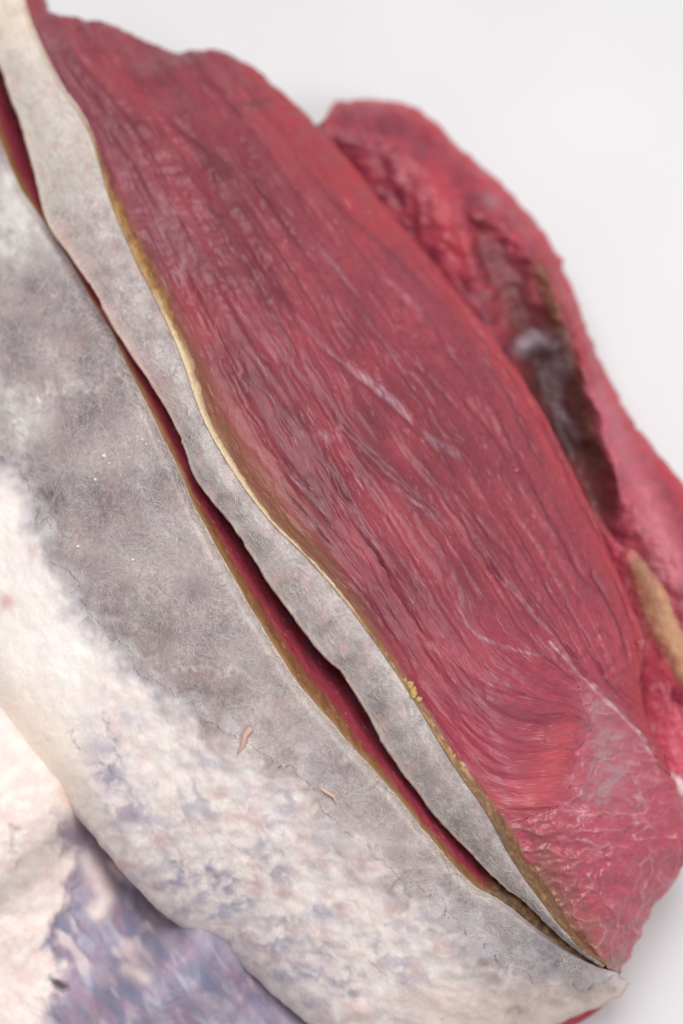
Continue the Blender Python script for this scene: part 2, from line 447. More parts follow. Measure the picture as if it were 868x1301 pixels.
for ln, w, dep in GROOVES:
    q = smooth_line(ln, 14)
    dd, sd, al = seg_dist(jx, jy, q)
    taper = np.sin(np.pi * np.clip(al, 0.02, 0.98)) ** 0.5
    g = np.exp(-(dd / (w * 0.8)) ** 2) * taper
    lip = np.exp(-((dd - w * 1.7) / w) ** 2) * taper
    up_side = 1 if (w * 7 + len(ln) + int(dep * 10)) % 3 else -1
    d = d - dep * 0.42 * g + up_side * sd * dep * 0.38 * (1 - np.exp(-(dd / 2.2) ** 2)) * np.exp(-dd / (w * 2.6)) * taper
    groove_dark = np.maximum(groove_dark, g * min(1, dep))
# many thin lapping sheets: each a short line that follows the grain
gx_ = (across(np.array([1.0]), np.array([1.0])))
lr = np.random.default_rng(41)
sheet_dark = np.zeros(px.shape); sheet_lit = np.zeros(px.shape)
NS = 230
sx0 = lr.uniform(60, 800, NS); sy0 = lr.uniform(20, 1000, NS)
for q in range(NS):
    big = q < 150
    x, y = sx0[q], sy0[q]; pts = [(x, y)]
    for k_ in range(int(lr.integers(12, 32) if big else lr.integers(6, 12))):
        w3 = across(np.array([x, x + 1, x]), np.array([y, y, y + 1]))
        gxx, gyy = w3[1] - w3[0], w3[2] - w3[0]; gl = math.hypot(gxx, gyy) + 1e-9
        tx, ty = -gyy / gl, gxx / gl
        if tx * 0.52 + ty * 0.854 < 0: tx, ty = -tx, -ty
        st = lr.uniform(8, 15); x += tx * st + lr.normal(0, 0.9); y += ty * st + lr.normal(0, 0.9); pts.append((x, y))
    xs = [p_[0] for p_ in pts]; ys = [p_[1] for p_ in pts]
    bx0 = (px > min(xs) - 24) & (px < max(xs) + 24) & (py > min(ys) - 24) & (py < max(ys) + 24)
    if not bx0.any(): continue
    dd, sd, al = seg_dist(jx[bx0], jy[bx0], pts)
    taper = np.sin(np.pi * np.clip(al, 0.01, 0.99)) ** 0.6
    calm = 1 - 0.55 * float(sst(700, 820, np.array(ys[0])))
    w = lr.uniform(1.6, 3.6) if big else lr.uniform(1.0, 2.2); dep = lr.uniform(0.35, 0.95) if big else lr.uniform(0.12, 0.4); sg = lr.choice([-1, 1])
    dep = dep * calm * np.clip(0.85 + 0.7 * fbm(al * 4, al * 0 + q * 1.7, 1, 55), 0.2, 1.2)
    d[bx0] += sg * sd * dep * 0.5 * (1 - np.exp(-(dd / 1.6) ** 2)) * np.exp(-dd / (w * 3)) * taper - dep * 0.35 * np.exp(-(dd / w) ** 2) * taper
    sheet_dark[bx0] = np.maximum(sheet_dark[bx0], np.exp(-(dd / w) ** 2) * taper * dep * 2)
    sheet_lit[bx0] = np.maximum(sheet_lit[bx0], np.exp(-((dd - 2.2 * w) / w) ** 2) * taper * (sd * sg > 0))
vein = np.zeros(px.shape)
for ln, w, s in VEINS:
    q = smooth_line(ln, 14)
    dd, sd, al = seg_dist(jx, jy, q)
    brk = 0.5 + 1.3 * fbm(ALONG / 14, W / 2.5, 3, 77)
    g = np.exp(-(dd / (w * 0.75)) ** 2) * np.sin(np.pi * np.clip(al, 0.03, 0.97)) ** 0.4 * s * np.clip(brk, 0, 1.2)
    vein = np.maximum(vein, g); d = d + 0.25 * g
ds = dist(jx, jy, smooth_line(SEAM, 24))
seam = np.exp(-(ds / (2.6 + 2.2 * fbm(px / 15, py / 15, 2, 79))) ** 2) * np.clip(0.75 + 1.2 * fbm(px / 20, py / 20, 2, 78), 0.15, 1) * (1 - 0.6 * sst(915, 985, py))
d = d + 0.45 * seam
# end of the muscle: a step down, and raised web cells below it
ww = 0.5 * fbm(px / 30, py / 30, 3, 81)
wa = ridged((0.96 * px - 0.27 * py) / 46 + ww, (0.27 * px + 0.96 * py) / 24 + ww, 2, 85)
wb = ridged((0.2 * px - 0.98 * py) / 40 + ww, (0.98 * px + 0.2 * py) / 24 + ww, 2, 87)
low = sst(1060, 1150, py + 0.35 * (px - 740) + 30 * ww)
wrink = wa * (1 - low) + wb * low
cross_ = wb * (1 - low) + wa * low
cell = sst(0.55, 0.95, cross_)
d = np.where(isend, -0.9 * endsoft + 0.2 * cell + 0.52 * wrink + 1.4 * low_lumps + 0.15 * edge_lumps, d)
d[:, 0] *= 0.2; d = d * sst(-0.01, 0.03, V)
P2, N = displace(P, d * 0.001)

red = hx('#a2434f'); deep = hx('#6f2b39'); bright = hx('#bd4048'); pink = hx('#b84a60'); pale = hx('#c9acb8'); brown = hx('#8a6a48')
c = mix(red, deep, np.clip(0.5 + 0.4 * fold + 0.7 * fbm(px / 90, py / 90, 2, 91) + 0.7 * band, 0, 1))
c = mix(c, hx('#6a3040'), 0.28 * sst(-0.05, 0.5, fbm(aL / 260, (wL + 6 * warp) / 22, 2, 92)))
c = mix(c, hx('#a8474c'), 0.30 * sst(0.10, 0.45, fbm(aL / 240, (wL + 6 * warp) / 16, 2, 93)))
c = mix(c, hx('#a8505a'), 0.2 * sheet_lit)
c = mix(c, hx('#b8606a'), 0.2 * sst(0.0, 0.6, fbm(px / 4.5, py / 4.5, 3, 94, 0.7)))
c = mix(c, hx('#6e2a38'), 0.35 * sst(0.05, 0.6, fbm(px / 7 + 40, py / 7, 3, 96, 0.7)))
c = mix(c, pink, 0.6 * sst(840, 1080, ALONG - 0.10 * px))
c = mix(c, hx('#cf5c62'), 0.6 * np.exp(-(dist(px, py, [(715, 930), (705, 975), (690, 1010), (640, 1020)]) / 24) ** 2))
c = mix(c, hx('#6f3650'), 0.35 * np.exp(-(dist(px, py, [(590, 880), (640, 905), (700, 915)]) / 16) ** 2))
c = mix(c, hx('#b8505e'), 0.30 * sst(0.55, 0.85, V))
c = mix(c, hx('#7d3340'), 0.55 * sst(0.0, 0.5, fbm(px / 14, py / 14, 3, 90)) * sst(0.3, 0.7, V))
c = mix(c, bright, 0.7 * np.exp(-((V - 1.0) / 0.055) ** 2) * sst(0.1, 0.25, ALONG / 1300))
c = mix(c, bright, 0.6 * np.exp(-(dist(px, py, [(350, 150), (420, 230), (470, 290)]) / 28) ** 2))
c = mix(c, hx('#9a545a'), 0.5 * topmask * sst(0.0, 0.45, fbm(px / 40, py / 30, 3, 95) + 0.1))
c = mix(c, hx('#92606e'), 0.55 * np.exp(-(dist(px, py, [(45, 40), (75, 85), (130, 160), (190, 260), (240, 330)]) / 26) ** 2))
streak = sst(0.10, 0.5, fbm(aL / 110, (wL + 3 * warp) / 3.0, 3, 99, 0.6))
c = mix(c, hx('#b45a64'), 0.14 * streak * (1 - isend))
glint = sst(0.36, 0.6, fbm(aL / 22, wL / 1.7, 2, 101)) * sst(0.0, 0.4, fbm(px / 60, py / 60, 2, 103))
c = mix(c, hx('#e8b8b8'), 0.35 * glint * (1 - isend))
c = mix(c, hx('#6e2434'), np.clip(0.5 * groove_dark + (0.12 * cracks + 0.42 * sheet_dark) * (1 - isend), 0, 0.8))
c = mix(c, hx('#bfa6b8'), np.clip(0.85 * vein, 0, 0.8) * (~isend))
# brown, dried flank next to the pale strip
bandw = 5 + 26 * np.exp(-((ALONG - 640) / 150) ** 2) + 10 * np.exp(-((ALONG - 800) / 120) ** 2) + 10 * np.exp(-((ALONG - 400) / 120) ** 2)
dB = dist(px, py, [a[:2] for a, b in FACE])
bb = np.exp(-(dB / bandw) ** 2) * (0.8 + 0.5 * fbm(aL / 40, wL / 4, 3, 105))
c = mix(c, brown, np.clip(bb, 0, 0.9) * (~isend) * sst(190, 300, ALONG))
# webbed end
e = mix(hx('#bd5868'), hx('#a8465a'), np.clip(0.5 + fbm(px / 30, py / 30, 3, 111), 0, 1))
webc = np.clip(0.40 * cell + 0.75 * sst(0.35, 0.95, wrink), 0, 1) * sst(-0.2, 0.4, fbm(px / 45, py / 45, 3, 113) + 0.2)
e = mix(e, hx('#b04058'), 0.6 * (1 - sst(0.05, 0.5, wrink)))
e = mix(e, hx('#e4b4bc'), 0.72 * webc)
e = mix(e, hx('#c06074'), 0.4 * sst(0.0, 0.5, fbm(px / 26, py / 26, 3, 112)))
silver = np.exp(-(dist(px + 12 * fbm(px / 20, py / 20, 2, 121), py, [(762, 915), (780, 955), (772, 1000)]) / 34) ** 2) * (0.45 + 0.75 * sst(0.1, 0.7, wb))
e = mix(e, hx('#ab8890'), np.clip(silver * (0.9 + 0.6 * fbm(px / 18, py / 18, 2, 115)), 0, 0.85))
e = mix(e, hx('#85604a'), 0.9 * np.exp(-(dB / (46 + 34 * fbm(px / 20, py / 20, 2, 117))) ** 2) * sst(-0.5, 0.3, fbm(wa * 2, px / 40, 2, 116) + 0.1))
e = mix(e, hx('#c24a58'), 0.7 * sst(0.93, 1.1, V))
c = mix(c, e, sst(-30, 26, np.where(isend, dend, -dend) + 8 * fbm(px / 12, py / 12, 2, 118)))
c = mix(c, hx('#e6cdd2'), 0.85 * seam * np.clip(0.8 + 0.8 * fbm(px / 9, py / 9, 2, 119), 0.2, 1))
c = c * np.where(isend, 0.93, 0.82)[..., None] * np.array((1.03, 0.97, 0.97))
c = mix(c, hx('#a8747c'), np.where(isend, 0.10, 0.05))
grain = np.stack([aL * PX, wL * PX, depth_down * 0.05], -1)
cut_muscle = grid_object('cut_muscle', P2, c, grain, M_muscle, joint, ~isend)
end_muscle = grid_object('end_muscle', P2, c, grain, M_web, joint, isend)
end_muscle['label'] = 'pink end of the muscle under a pale web'
FACE_XY, FACE_P, FACE_N = (px, py), P2, N

# ---- pale membrane strip along the cut
def ragged(L, amp, seed):
    Q = smooth_line(L, 260)
    k_ = Q[:, 0] * 0.52 + Q[:, 1] * 0.854
    o_ = amp * (0.45 * fbm(k_ / 14, k_ * 0 + 0.3, 3, seed, 0.6) * sst(-0.1, 0.4, fbm(k_ / 70, k_ * 0 + 0.1, 2, seed + 4)) * 1.6 + 1.0 * fbm(k_ / 75, k_ * 0 + 0.7, 2, seed + 9)) * np.minimum(1, sst(-80, 0, k_)) * (1 - sst(1330, 1430, k_))
    Q[:, 0] += 0.854 * o_; Q[:, 1] -= 0.52 * o_
    return [tuple(q_) for q_ in Q]

Bs = [a for a, b in FACE]
C = [(-30, -15, 6.7), (-18, 40, 6.8), (2, 92, 7.0), (15, 125, 7.1), (33, 170, 7.4), (55, 265, 7.9), (92, 328, 8.2), (117, 368, 8.4),
     (142, 412, 8.55), (190, 482, 8.8), (226, 546, 8.9), (255, 615, 8.95), (306, 680, 8.95), (350, 750, 8.85), (410, 830, 8.6),
     (442, 868, 8.4), (490, 945, 8.0), (545, 1025, 7.3), (590, 1076, 6.75), (620, 1105, 6.4), (646, 1130, 6.1), (674, 1153, 5.7), (704, 1182, 5.2), (738, 1211, 4.7), (766, 1229, 4.3)]
def strip_prof(a, b, v, t, px, py):
    return a + (b - a) * v + 0.22 * np.sin(np.pi * v) * (1 - v * 0.3)
C = ragged(C, 4.0, 401)
Br = ragged(Bs, 2.5, 403)
kC = np.array([q[0] * 0.52 + q[1] * 0.854 for q in C]); Bq = np.array(Br); kBr = Bq[:, 0] * 0.52 + Bq[:, 1] * 0.854
uB = np.linspace(0, 1, 260)
px, py, P, V = surface(list(zip(Br, C)), 820, 70, strip_prof, rows_down=16, drop=False)
# the lip turns under into the slit
n0 = P.shape[0]; rows = 18
E = P[:, -1]; o = E - P[:, -8]; o[:, 2] = 0; o /= np.linalg.norm(o, axis=1, keepdims=True) + 1e-9
f = np.linspace(0, 1, rows + 1)[1:]
dep = 0.024 * np.interp(np.linspace(0, 1, n0), [0, 0.8, 0.88, 0.96, 1], [1, 1, 0.5, 0.15, 0.02])
out = 0.0012 * (f / 0.12) * np.exp(1 - f / 0.12) - 0.012 * f
Q = E[:, None] + o[:, None] * (out[None] * (dep / 0.024)[:, None])[..., None]
Q[..., 2] = E[:, 2:3] - dep[:, None] * f[None] ** 1.1
P = np.concatenate([P, Q], 1)
px = np.concatenate([px, np.repeat(px[:, -1:], rows, 1) - 0 * f], 1); py = np.concatenate([py, np.repeat(py[:, -1:], rows, 1)], 1)
V = np.concatenate([V, 1 + np.broadcast_to(f, (n0, rows))], 1)
sL = px * 0.52 + py * 0.854; wS = px * 0.854 - py * 0.52 + 80 * np.clip(V - 1, 0, 1)
ed = 3.0 * fbm(sL / 12, sL / 40 + V * 3, 3, 121)
d = 0.28 * fbm(sL / 30, wS / 14, 4, 123) + 0.12 * fbm(px / 5, py / 5, 3, 125) + 0.25 * sst(0.6, 0.95, ridged(sL / 60, wS / 9, 2, 127)) * sst(0, 0.3, fbm(sL / 80, wS / 50, 2, 128)) + 0.04 * ed
P2, N = displace(P, d * 0.001)
g = mix(hx('#b2a5a2'), hx('#8a7b7c'), np.clip(0.5 + 1.1 * fbm(px / 26, py / 26, 4, 131), 0, 1))
web = ridged(px / 9 + fbm(px / 14, py / 14, 2, 133), py / 9 + fbm(px / 14, py / 14, 2, 134), 3, 135)
g = mix(g, hx('#d9d2ce'), 0.8 * sst(0.5, 0.9, web) * np.clip(0.55 + 0.9 * fbm(px / 35, py / 35, 2, 137), 0, 1))
g = mix(g, hx('#cfc6bc'), 0.8 * (1 - sst(130, 330, sL)))
g = mix(g, hx('#e6d3c0'), 0.8 * (1 - sst(20, 120, sL)))
g = mix(g, hx('#c49a98'), 0.5 * sst(0.1, 0.45, fbm(px / 20, py / 30, 3, 139)))
edgeB = np.exp(-((V) / 0.06) ** 2); edgeC = np.exp(-((V - 1) / 0.07) ** 2)
g = mix(g, hx('#e0cdb0'), np.clip(edgeB * (0.65 + 0.6 * fbm(sL / 30, wS / 8, 2, 141)), 0, 0.9))
pinkC = np.exp(-(dist(px, py, [(70, 300), (110, 370), (150, 432), (190, 490), (210, 520)]) / 15) ** 2)
g = mix(g, hx('#c99c98'), 0.75 * pinkC)
g = mix(g, hx('#8f8078'), 0.5 * sst(930, 1150, sL) * sst(0, 0.4, fbm(px / 18, py / 18, 2, 142) + 0.1))
g = mix(g, hx('#d8c2ae'), 0.5 * edgeC)
under = sst(1.04, 1.18, V)
g = mix(g, hx('#8a3a42'), under)
grain = np.stack([sL * PX, wS * PX, 0 * sL], -1)
strip = grid_object('membrane_strip', P2, g, grain, M_membrane, joint)
STRIP_XY, STRIP_P, STRIP_N, STRIP_V = (px, py), P2, N, V

# ---- outer side: grey membrane with fat below it
BODY = [((-60, 20, 6.3), (-260, 420, 4.0)), ((0, 175, 6.9), (-200, 560, 4.5)), ((25, 235, 7.3), (-150, 660, 4.8)), ((66, 297, 7.75), (-110, 740, 5.2)),
        ((112, 374, 8.1), (-70, 810, 5.5)), ((150, 440, 8.4), (-30, 870, 5.6)), ((200, 540, 8.7), (0, 912, 5.7)), ((250, 645, 8.8), (60, 985, 5.6)),
        ((310, 755, 8.8), (125, 1055, 5.2)), ((360, 840, 8.6), (180, 1125, 4.8)), ((420, 915, 8.3), (225, 1165, 4.5)), ((480, 985, 7.8), (290, 1203, 4.0)),
        ((535, 1050, 7.2), (370, 1270, 3.5)), ((595, 1120, 6.4), (450, 1335, 2.9)), ((640, 1147, 5.9), (550, 1350, 2.5)),
        ((690, 1186, 5.15), (650, 1322, 2.3)), ((725, 1210, 4.7), (722, 1288, 2.3)), ((752, 1224, 4.35), (757, 1276, 2.3)), ((770, 1231, 4.05), (782, 1264, 2.4)), ((784, 1235, 3.4), (797, 1247, 2.7))]
def dense(pairs, amp, seed, n=300):
    A = smooth_line([a + (i,) for i, (a, b) in enumerate(pairs)], n)
    Bm = smooth_line([b + (i,) for i, (a, b) in enumerate(pairs)], 3000); o_ = np.maximum.accumulate(Bm[:, 3])
    Bq = np.stack([np.interp(A[:, 3], o_, Bm[:, k_]) for k_ in range(3)], 1)
    return list(zip(ragged(A[:, :3].tolist(), amp, seed) if False else [tuple(q_) for q_ in np.array(ragged(A[:, :3].tolist(), amp, seed))[np.linspace(0, 259, n).astype(int)]], [tuple(q_) for q_ in Bq]))
BODY = dense(BODY, 3.2, 405)
def body_prof(a, b, v, t, px, py):
    return a + (b - a) * (0.45 * v + 0.55 * v ** 2.2) - 0.25 * np.exp(-(v / 0.02) ** 2) - 0.40 * np.clip((v - 0.88) / 0.12, 0, 1) ** 2.2
px, py, P, V = surface(BODY, 800, 270, body_prof, rows_down=16)
sL = px * 0.52 + py * 0.854; wS = px * 0.854 - py * 0.52 - 90 * np.clip(V - 1, 0, 1)
FATLINE = [(-260, 300), (-60, 500), (0, 590), (42, 610), (62, 690), (100, 762), (160, 832), (190, 852), (240, 902), (290, 930), (330, 945), (400, 1000),
           (440, 1060), (500, 1105), (560, 1150), (640, 1228), (700, 1256), (770, 1246), (830, 1236)]
w1 = px + 26 * fbm(px / 40, py / 40, 4, 151); w2 = py + 26 * fbm(px / 40, py / 40, 4, 153)
fd, fs, fa = seg_dist(w1, w2, FATLINE)
fat_sd = fd * np.where(fs > 0, 1, -1)                  # positive: on the fat side
fat = sst(-16, 24, fat_sd)
mott = sst(220, 420, sL - 650 + 0.25 * px)             # lower right, where the fat is torn and mottled
blot = fbm(px / 38 + 0.5 * fbm(px / 30, py / 30, 2, 150), py / 32, 3, 155, 0.5)
lump = fbm(px / 18, py / 18, 3, 157, 0.4)
wispy = fbm((0.8 * px + 0.6 * py) / 44 + 0.8 * fbm(px / 25, py / 25, 2, 158), (0.8 * py - 0.6 * px) / 30 + 0.8 * fbm(px / 25, py / 25, 2, 154), 3, 159, 0.5)
d = 0.30 * fbm(px / 30, py / 30, 4, 161) + 0.06 * fbm(px / 5, py / 5, 3, 163) * (1 - fat) + fat * (0.4 + 0.3 * lump + 0.03 * fbm(px / 9, py / 9, 2, 165) * mott)
d = d + mott * fat * (0.7 * fbm(px / 30, py / 30, 2, 156) + 0.10 * lump) + 1.0 * fbm(px / 110, py / 110, 2, 160) * sst(0.1, 0.3, V)
RIDGES = [([(10, 500), (50, 505), (90, 492), (120, 500)], 5, 0.35), ([(170, 832), (200, 842), (240, 850), (300, 855)], 4, 0.15),
          ([(100, 490), (140, 470), (165, 490)], 4, 0.3), ([(0, 560), (35, 535), (60, 490)], 6, 0.3)]
rid = np.zeros(px.shape)
for ln, w, a in RIDGES:
    gk = np.exp(-dist(px + 14 * fbm(px / 16, py / 16, 3, 167), py + 14 * fbm(px / 16, py / 16, 3, 169), ln) ** 2 / w ** 2)
    rid = np.maximum(rid, gk); d = d + a * gk
CRACKS = [([(130, 905), (146, 940), (150, 968)], 4), ([(128, 965), (140, 978)], 4), ([(88, 930), (98, 950)], 4)]
ck = np.zeros(px.shape)
for ln, w in CRACKS:
    gk = np.exp(-(dist(px + 9 * fbm(px / 12, py / 12, 2, 143), py + 9 * fbm(px / 12, py / 12, 2, 144), ln) / (w * 0.8)) ** 2) * np.clip(0.6 + 1.5 * fbm(px / 10, py / 10, 2, 145), 0, 1); ck = np.maximum(ck, gk); d = d - 0.35 * gk
d = d * np.clip(V / 0.03, 0.25, 1)
P2, N = displace(P, d * 0.001)

g = mix(hx('#a69696'), hx('#705f65'), np.clip(0.5 + 1.2 * fbm(px / 85, py / 85, 3, 171) + 0.25 * fbm(px / 10, py / 10, 3, 173, 0.65), 0, 1))
g = mix(g, hx('#a48884'), 0.40 * sst(0.05, 0.4, fbm(px / 40, py / 40, 3, 176)))
g = mix(g, hx('#85757a'), 0.6 * np.exp(-(dist(px, py, [(85, 320), (120, 390), (160, 470)]) / 30) ** 2) * np.clip(0.7 + fbm(px / 20, py / 20, 3, 172), 0, 1))
web = ridged(px / 10 + 0.9 * fbm(px / 16, py / 16, 2, 175), py / 10 + 0.9 * fbm(px / 16, py / 16, 2, 177), 3, 179)
web2 = ridged(px / 5 + 0.9 * fbm(px / 12, py / 12, 2, 181), py / 7 + 0.9 * fbm(px / 12, py / 12, 2, 183), 2, 185)
wf = np.clip(0.5 + 1.1 * fbm(px / 70, py / 70, 3, 187), 0.1, 1)
g = mix(g, hx('#cfc6c4'), np.clip(0.65 * sst(0.5, 0.9, web) * wf + 0.35 * sst(0.55, 0.95, web2), 0, 0.8))
g = mix(g, hx('#d8d0cc'), 0.45 * rid * np.clip(0.6 + 1.5 * fbm(px / 12, py / 12, 3, 174), 0, 1))
veil = ridged((0.52 * px + 0.854 * py) / 90 + 0.8 * fbm(px / 40, py / 40, 2, 195), (0.854 * px - 0.52 * py) / 22 + 0.8 * fbm(px / 40, py / 40, 2, 196), 3, 197)
g = mix(g, hx('#cfc5c2'), 0.42 * sst(0.45, 0.9, veil) * np.clip(0.5 + 1.5 * fbm(px / 90, py / 90, 2, 198), 0, 1))
nearD = np.exp(-(V / 0.05) ** 2)
g = mix(g, hx('#cdbfb8'), 0.6 * nearD * sst(600, 760, sL))
tl = np.exp(-(dist(px, py, [(0, 250), (20, 300)]) / 45) ** 2) + 0.8 * np.exp(-(dist(px, py, [(-30, 480), (30, 545)]) / 30) ** 2)
g = mix(g, hx('#d9d5d0'), np.clip(tl * (0.8 + 0.8 * lump), 0, 0.9))
g = mix(g, hx('#7d6a5a'), 0.65 * np.exp(-(np.hypot(px - 195, py - 800) / 28) ** 2) * np.clip(0.7 + lump, 0, 1))
g = mix(g, hx('#8d7672'), 0.6 * np.exp(-(dist(px, py, [(250, 890), (330, 960), (420, 1040), (520, 1090)]) / 45) ** 2) * np.clip(0.6 + 1.2 * blot, 0, 1))
g = mix(g, hx('#75747c'), 0.75 * np.exp(-(dist(px, py, [(560, 1170), (640, 1200), (700, 1215)]) / 35) ** 2))
g = mix(g, hx('#ecd6c8'), 0.85 * sst(0.72, 0.9, V + 0.1 * lump) * sst(560, 680, px))
# fat
F0 = mix(hx('#fbf3ee'), hx('#f4e8e3'), np.clip(0.5 + blot, 0, 1))
F0 = mix(F0, hx('#eed9c4'), 0.6 * np.exp(-(dist(px, py, [(-20, 870), (40, 930), (90, 990)]) / 40) ** 2))
F0 = mix(F0, hx('#d9a79e'), 0.8 * np.exp(-(np.hypot(px - 10, py - 765) / 11) ** 2) + 0.4 * np.exp(-(np.hypot(px - 45, py - 700) / 9) ** 2))
bl = hx('#a6a2b2'); pk = hx('#e0c2be')
Fm = mix(mix(F0, hx('#e0d3cf'), 0.5 + 0 * blot), bl, 0.7 * sst(-0.35, 0.6, wispy + 0.5 * blot))
Fm = mix(Fm, pk, 0.7 * sst(-0.1, 0.45, fbm(px / 34, py / 30, 3, 189)))
Fm = mix(Fm, hx('#9a93ad'), 0.75 * np.exp(-(dist(px, py, [(125, 960), (150, 1000), (165, 1040)]) / 26) ** 2) * np.clip(0.7 + 1.4 * blot, 0, 1))
Fm = mix(Fm, hx('#8f8aa8'), 0.8 * np.exp(-(dist(px, py, [(225, 1120), (270, 1110), (300, 1150)]) / 26) ** 2) * np.clip(0.5 + 1.8 * lump, 0, 1))
Fm = mix(Fm, hx('#a9a3b4'), 0.7 * np.exp(-(dist(px, py, [(330, 1200), (400, 1230), (440, 1240)]) / 26) ** 2) * np.clip(0.5 + 1.6 * wispy, 0, 1))
Fm = mix(Fm, hx('#f0e4de'), 0.85 * sst(-0.15, 0.45, fbm(px / 32 + 0.9 * blot, py / 24 + 0.9 * wispy, 3, 191, 0.5)))
Fm = mix(Fm, hx('#e8d2c6'), 0.8 * sst(440, 620, px - 0.4 * (1300 - py)) * sst(1232, 1262, py + 8 * lump))
Fc = mix(F0, Fm, np.clip(mott + 0.75 * np.exp(-(dist(px, py, [(150, 900), (140, 980)]) / 40) ** 2), 0, 1))
Fc = mix(Fc, hx('#b4bac6'), 0.6 * np.exp(-((fat_sd - 4) / 18) ** 2) * (1 - mott) * np.clip(0.8 + 1.5 * blot, 0, 1))
Fc = mix(Fc, hx('#a39aa4'), 0.6 * ck)
patchy = sst(-24 - 40 * mott, 38 + 55 * mott, fat_sd + 70 * mott * wispy + 14 * lump + 10 * mott)
c = mix(g, Fc, patchy)
lowred = sst(1.02, 1.12, V + 0.05 * lump) * sst(600, 680, px)
c = mix(c, hx('#bd4654'), lowred)
grain = np.stack([sL * PX, wS * PX, 0 * sL], -1)
isfat = fat_sd > 0
grid_object('outer_membrane', P2, c, grain, M_membrane, joint, ~isfat)
grid_object('fat_layer', P2, c, grain, M_fat, joint, isfat)
BODY_XY, BODY_P, BODY_N, BODY_V, BODY_FAT = (px, py), P2, N, V, fat_sd

# ---- wall of the slit (left side), running down under the strip
D = [a for a, b in BODY]
SL = []
for (x, y, h) in D:
    pass
Dl = smooth_line(D, 600); Cl = smooth_line(C, 3000)
key = lambda L: L[:, 0] * 0.52 + L[:, 1] * 0.854
ks = np.linspace(-60, 1438, 600)
Dk = np.stack([np.interp(ks, key(Dl), Dl[:, i]) for i in range(3)], 1)
Ck = np.stack([np.interp(ks, key(Cl), Cl[:, i]) for i in range(3)], 1)
m = 60; v = np.linspace(0, 1, m)
gap = np.maximum(0, np.hypot(Ck[:, 0] - Dk[:, 0], Ck[:, 1] - Dk[:, 1]))
wid = (gap + 20)
nx, ny = 0.854, -0.52
px = Dk[:, None, 0] + nx * wid[:, None] * v + 1.5 - 1.5; py = Dk[:, None, 1] + ny * wid[:, None] * v
deep_ = 0.4 + (0.030 + 0.014 * (1 - sst(700, 1000, ks))) * np.minimum(gap, 60) * (1 - 0.9 * sst(1265, 1320, ks))
h = Dk[:, None, 2] - 0.27 + 0.10 * np.sin(np.pi * v) - deep_[:, None] * v ** 1.15
P = place(px, py, h)
sL = px * 0.52 + py * 0.854; wS = px * 0.854 - py * 0.52
d = 0.35 * sst(1280, 1320, sL) * fbm(px / 14, py / 14, 4, 202) + 0.18 * fbm(sL / 40, wS / 6, 4, 201) + 0.25 * fbm(sL / 25, wS / 16, 3, 203)
P2, N = displace(P, d * 0.001)
vw = v[None] * wid[:, None]
c = mix(hx('#8a2e3e'), hx('#9c4050'), np.clip(0.5 + fbm(sL / 40, wS / 5, 3, 205), 0, 1))
c = mix(c, mix(hx('#6e4a2e'), hx('#8c6240'), np.clip(0.5 + 1.3 * fbm(sL / 30, wS / 5, 3, 206), 0, 1)), 1 - sst(0.10, 0.42, vw / np.maximum(gap[:, None], 8) + 0.16 * fbm(sL / 26, wS / 6, 4, 207) + 0.14 * fbm(sL / 110, wS * 0, 2, 208) - 0.05))
c = mix(c, hx('#a07c52'), 0.5 * np.exp(-(vw / 4) ** 2))
c = mix(c, hx('#6a5a72'), 0.5 * sst(0.6, 0.9, vw / np.maximum(gap[:, None], 8)) * sst(0, 0.3, fbm(sL / 25, wS / 8, 2, 209)) * sst(600, 800, sL))
c = mix(c, hx('#d8a0a0'), 0.5 * sst(0.45, 0.65, fbm(sL / 14, wS / 2, 2, 211)))
c = mix(c, mix(hx('#5c4230'), hx('#8e6c44'), sst(-0.2, 0.5, fbm(px / 10, py / 10, 4, 212))), sst(1255, 1300, sL))
slit = grid_object('slit_wall', P2, c, np.stack([sL * PX, wS * PX, 0 * sL], -1), M_muscle, joint)
slit['label'] = 'dark red wall of the slit with a brown dried edge'

# ---- dried golden edge between strip and cut muscle
Bl = smooth_line(Bs, 900)
kB = key(Bl)
T = np.gradient(Bl[:, :2], axis=0); T /= np.linalg.norm(T, axis=1, keepdims=True)
nrm = np.stack([T[:, 1] * 1.0, -T[:, 0] * 1.0], 1)     # to the upper right
wid = np.interp(kB, [150, 230, 300, 380, 470, 560, 660, 760, 820, 930, 1000, 1080, 1160, 1240, 1330, 1420],
                [0.5, 4, 11, 14, 13, 12, 10, 6, 4, 4, 7, 9, 13, 18, 17, 10]) * 1.0
wid = wid * (1 + 0.5 * fbm(kB / 34, kB / 50, 4, 221, 0.6)) + 0.6
m = 14; v = np.linspace(0, 1, m)
px = Bl[:, None, 0] + nrm[:, None, 0] * (wid[:, None] * v - 2.5); py = Bl[:, None, 1] + nrm[:, None, 1] * (wid[:, None] * v - 2.5)
h = Bl[:, None, 2] + 0.09 - 0.03 * v - 0.34 * v ** 3
P = place(px, py, h)
kk = np.repeat(kB[:, None], m, 1); vv = np.broadcast_to(v, kk.shape)
rough_ = sst(900, 1000, kk)
d = (0.09 + 0.05 * rough_) * fbm(kk / 8, vv * wid[:, None] / 7, 5, 223, 0.65) + 0.3 * fbm(kk / 25, vv, 2, 225)
P2, N = displace(P, d * 0.001)
c = mix(hx('#ac8450'), hx('#835c3a'), np.clip(0.5 + 1.3 * fbm(kk / 14, vv * 2, 3, 227), 0, 1))
c = mix(c, hx('#dcc6a2'), (1 - sst(0.25, 0.6, vv)) * sst(380, 520, kk) * (1 - sst(820, 900, kk)))
c = mix(c, hx('#cdb594'), 0.85 * sst(450, 560, kk) * (1 - sst(860, 940, kk)))
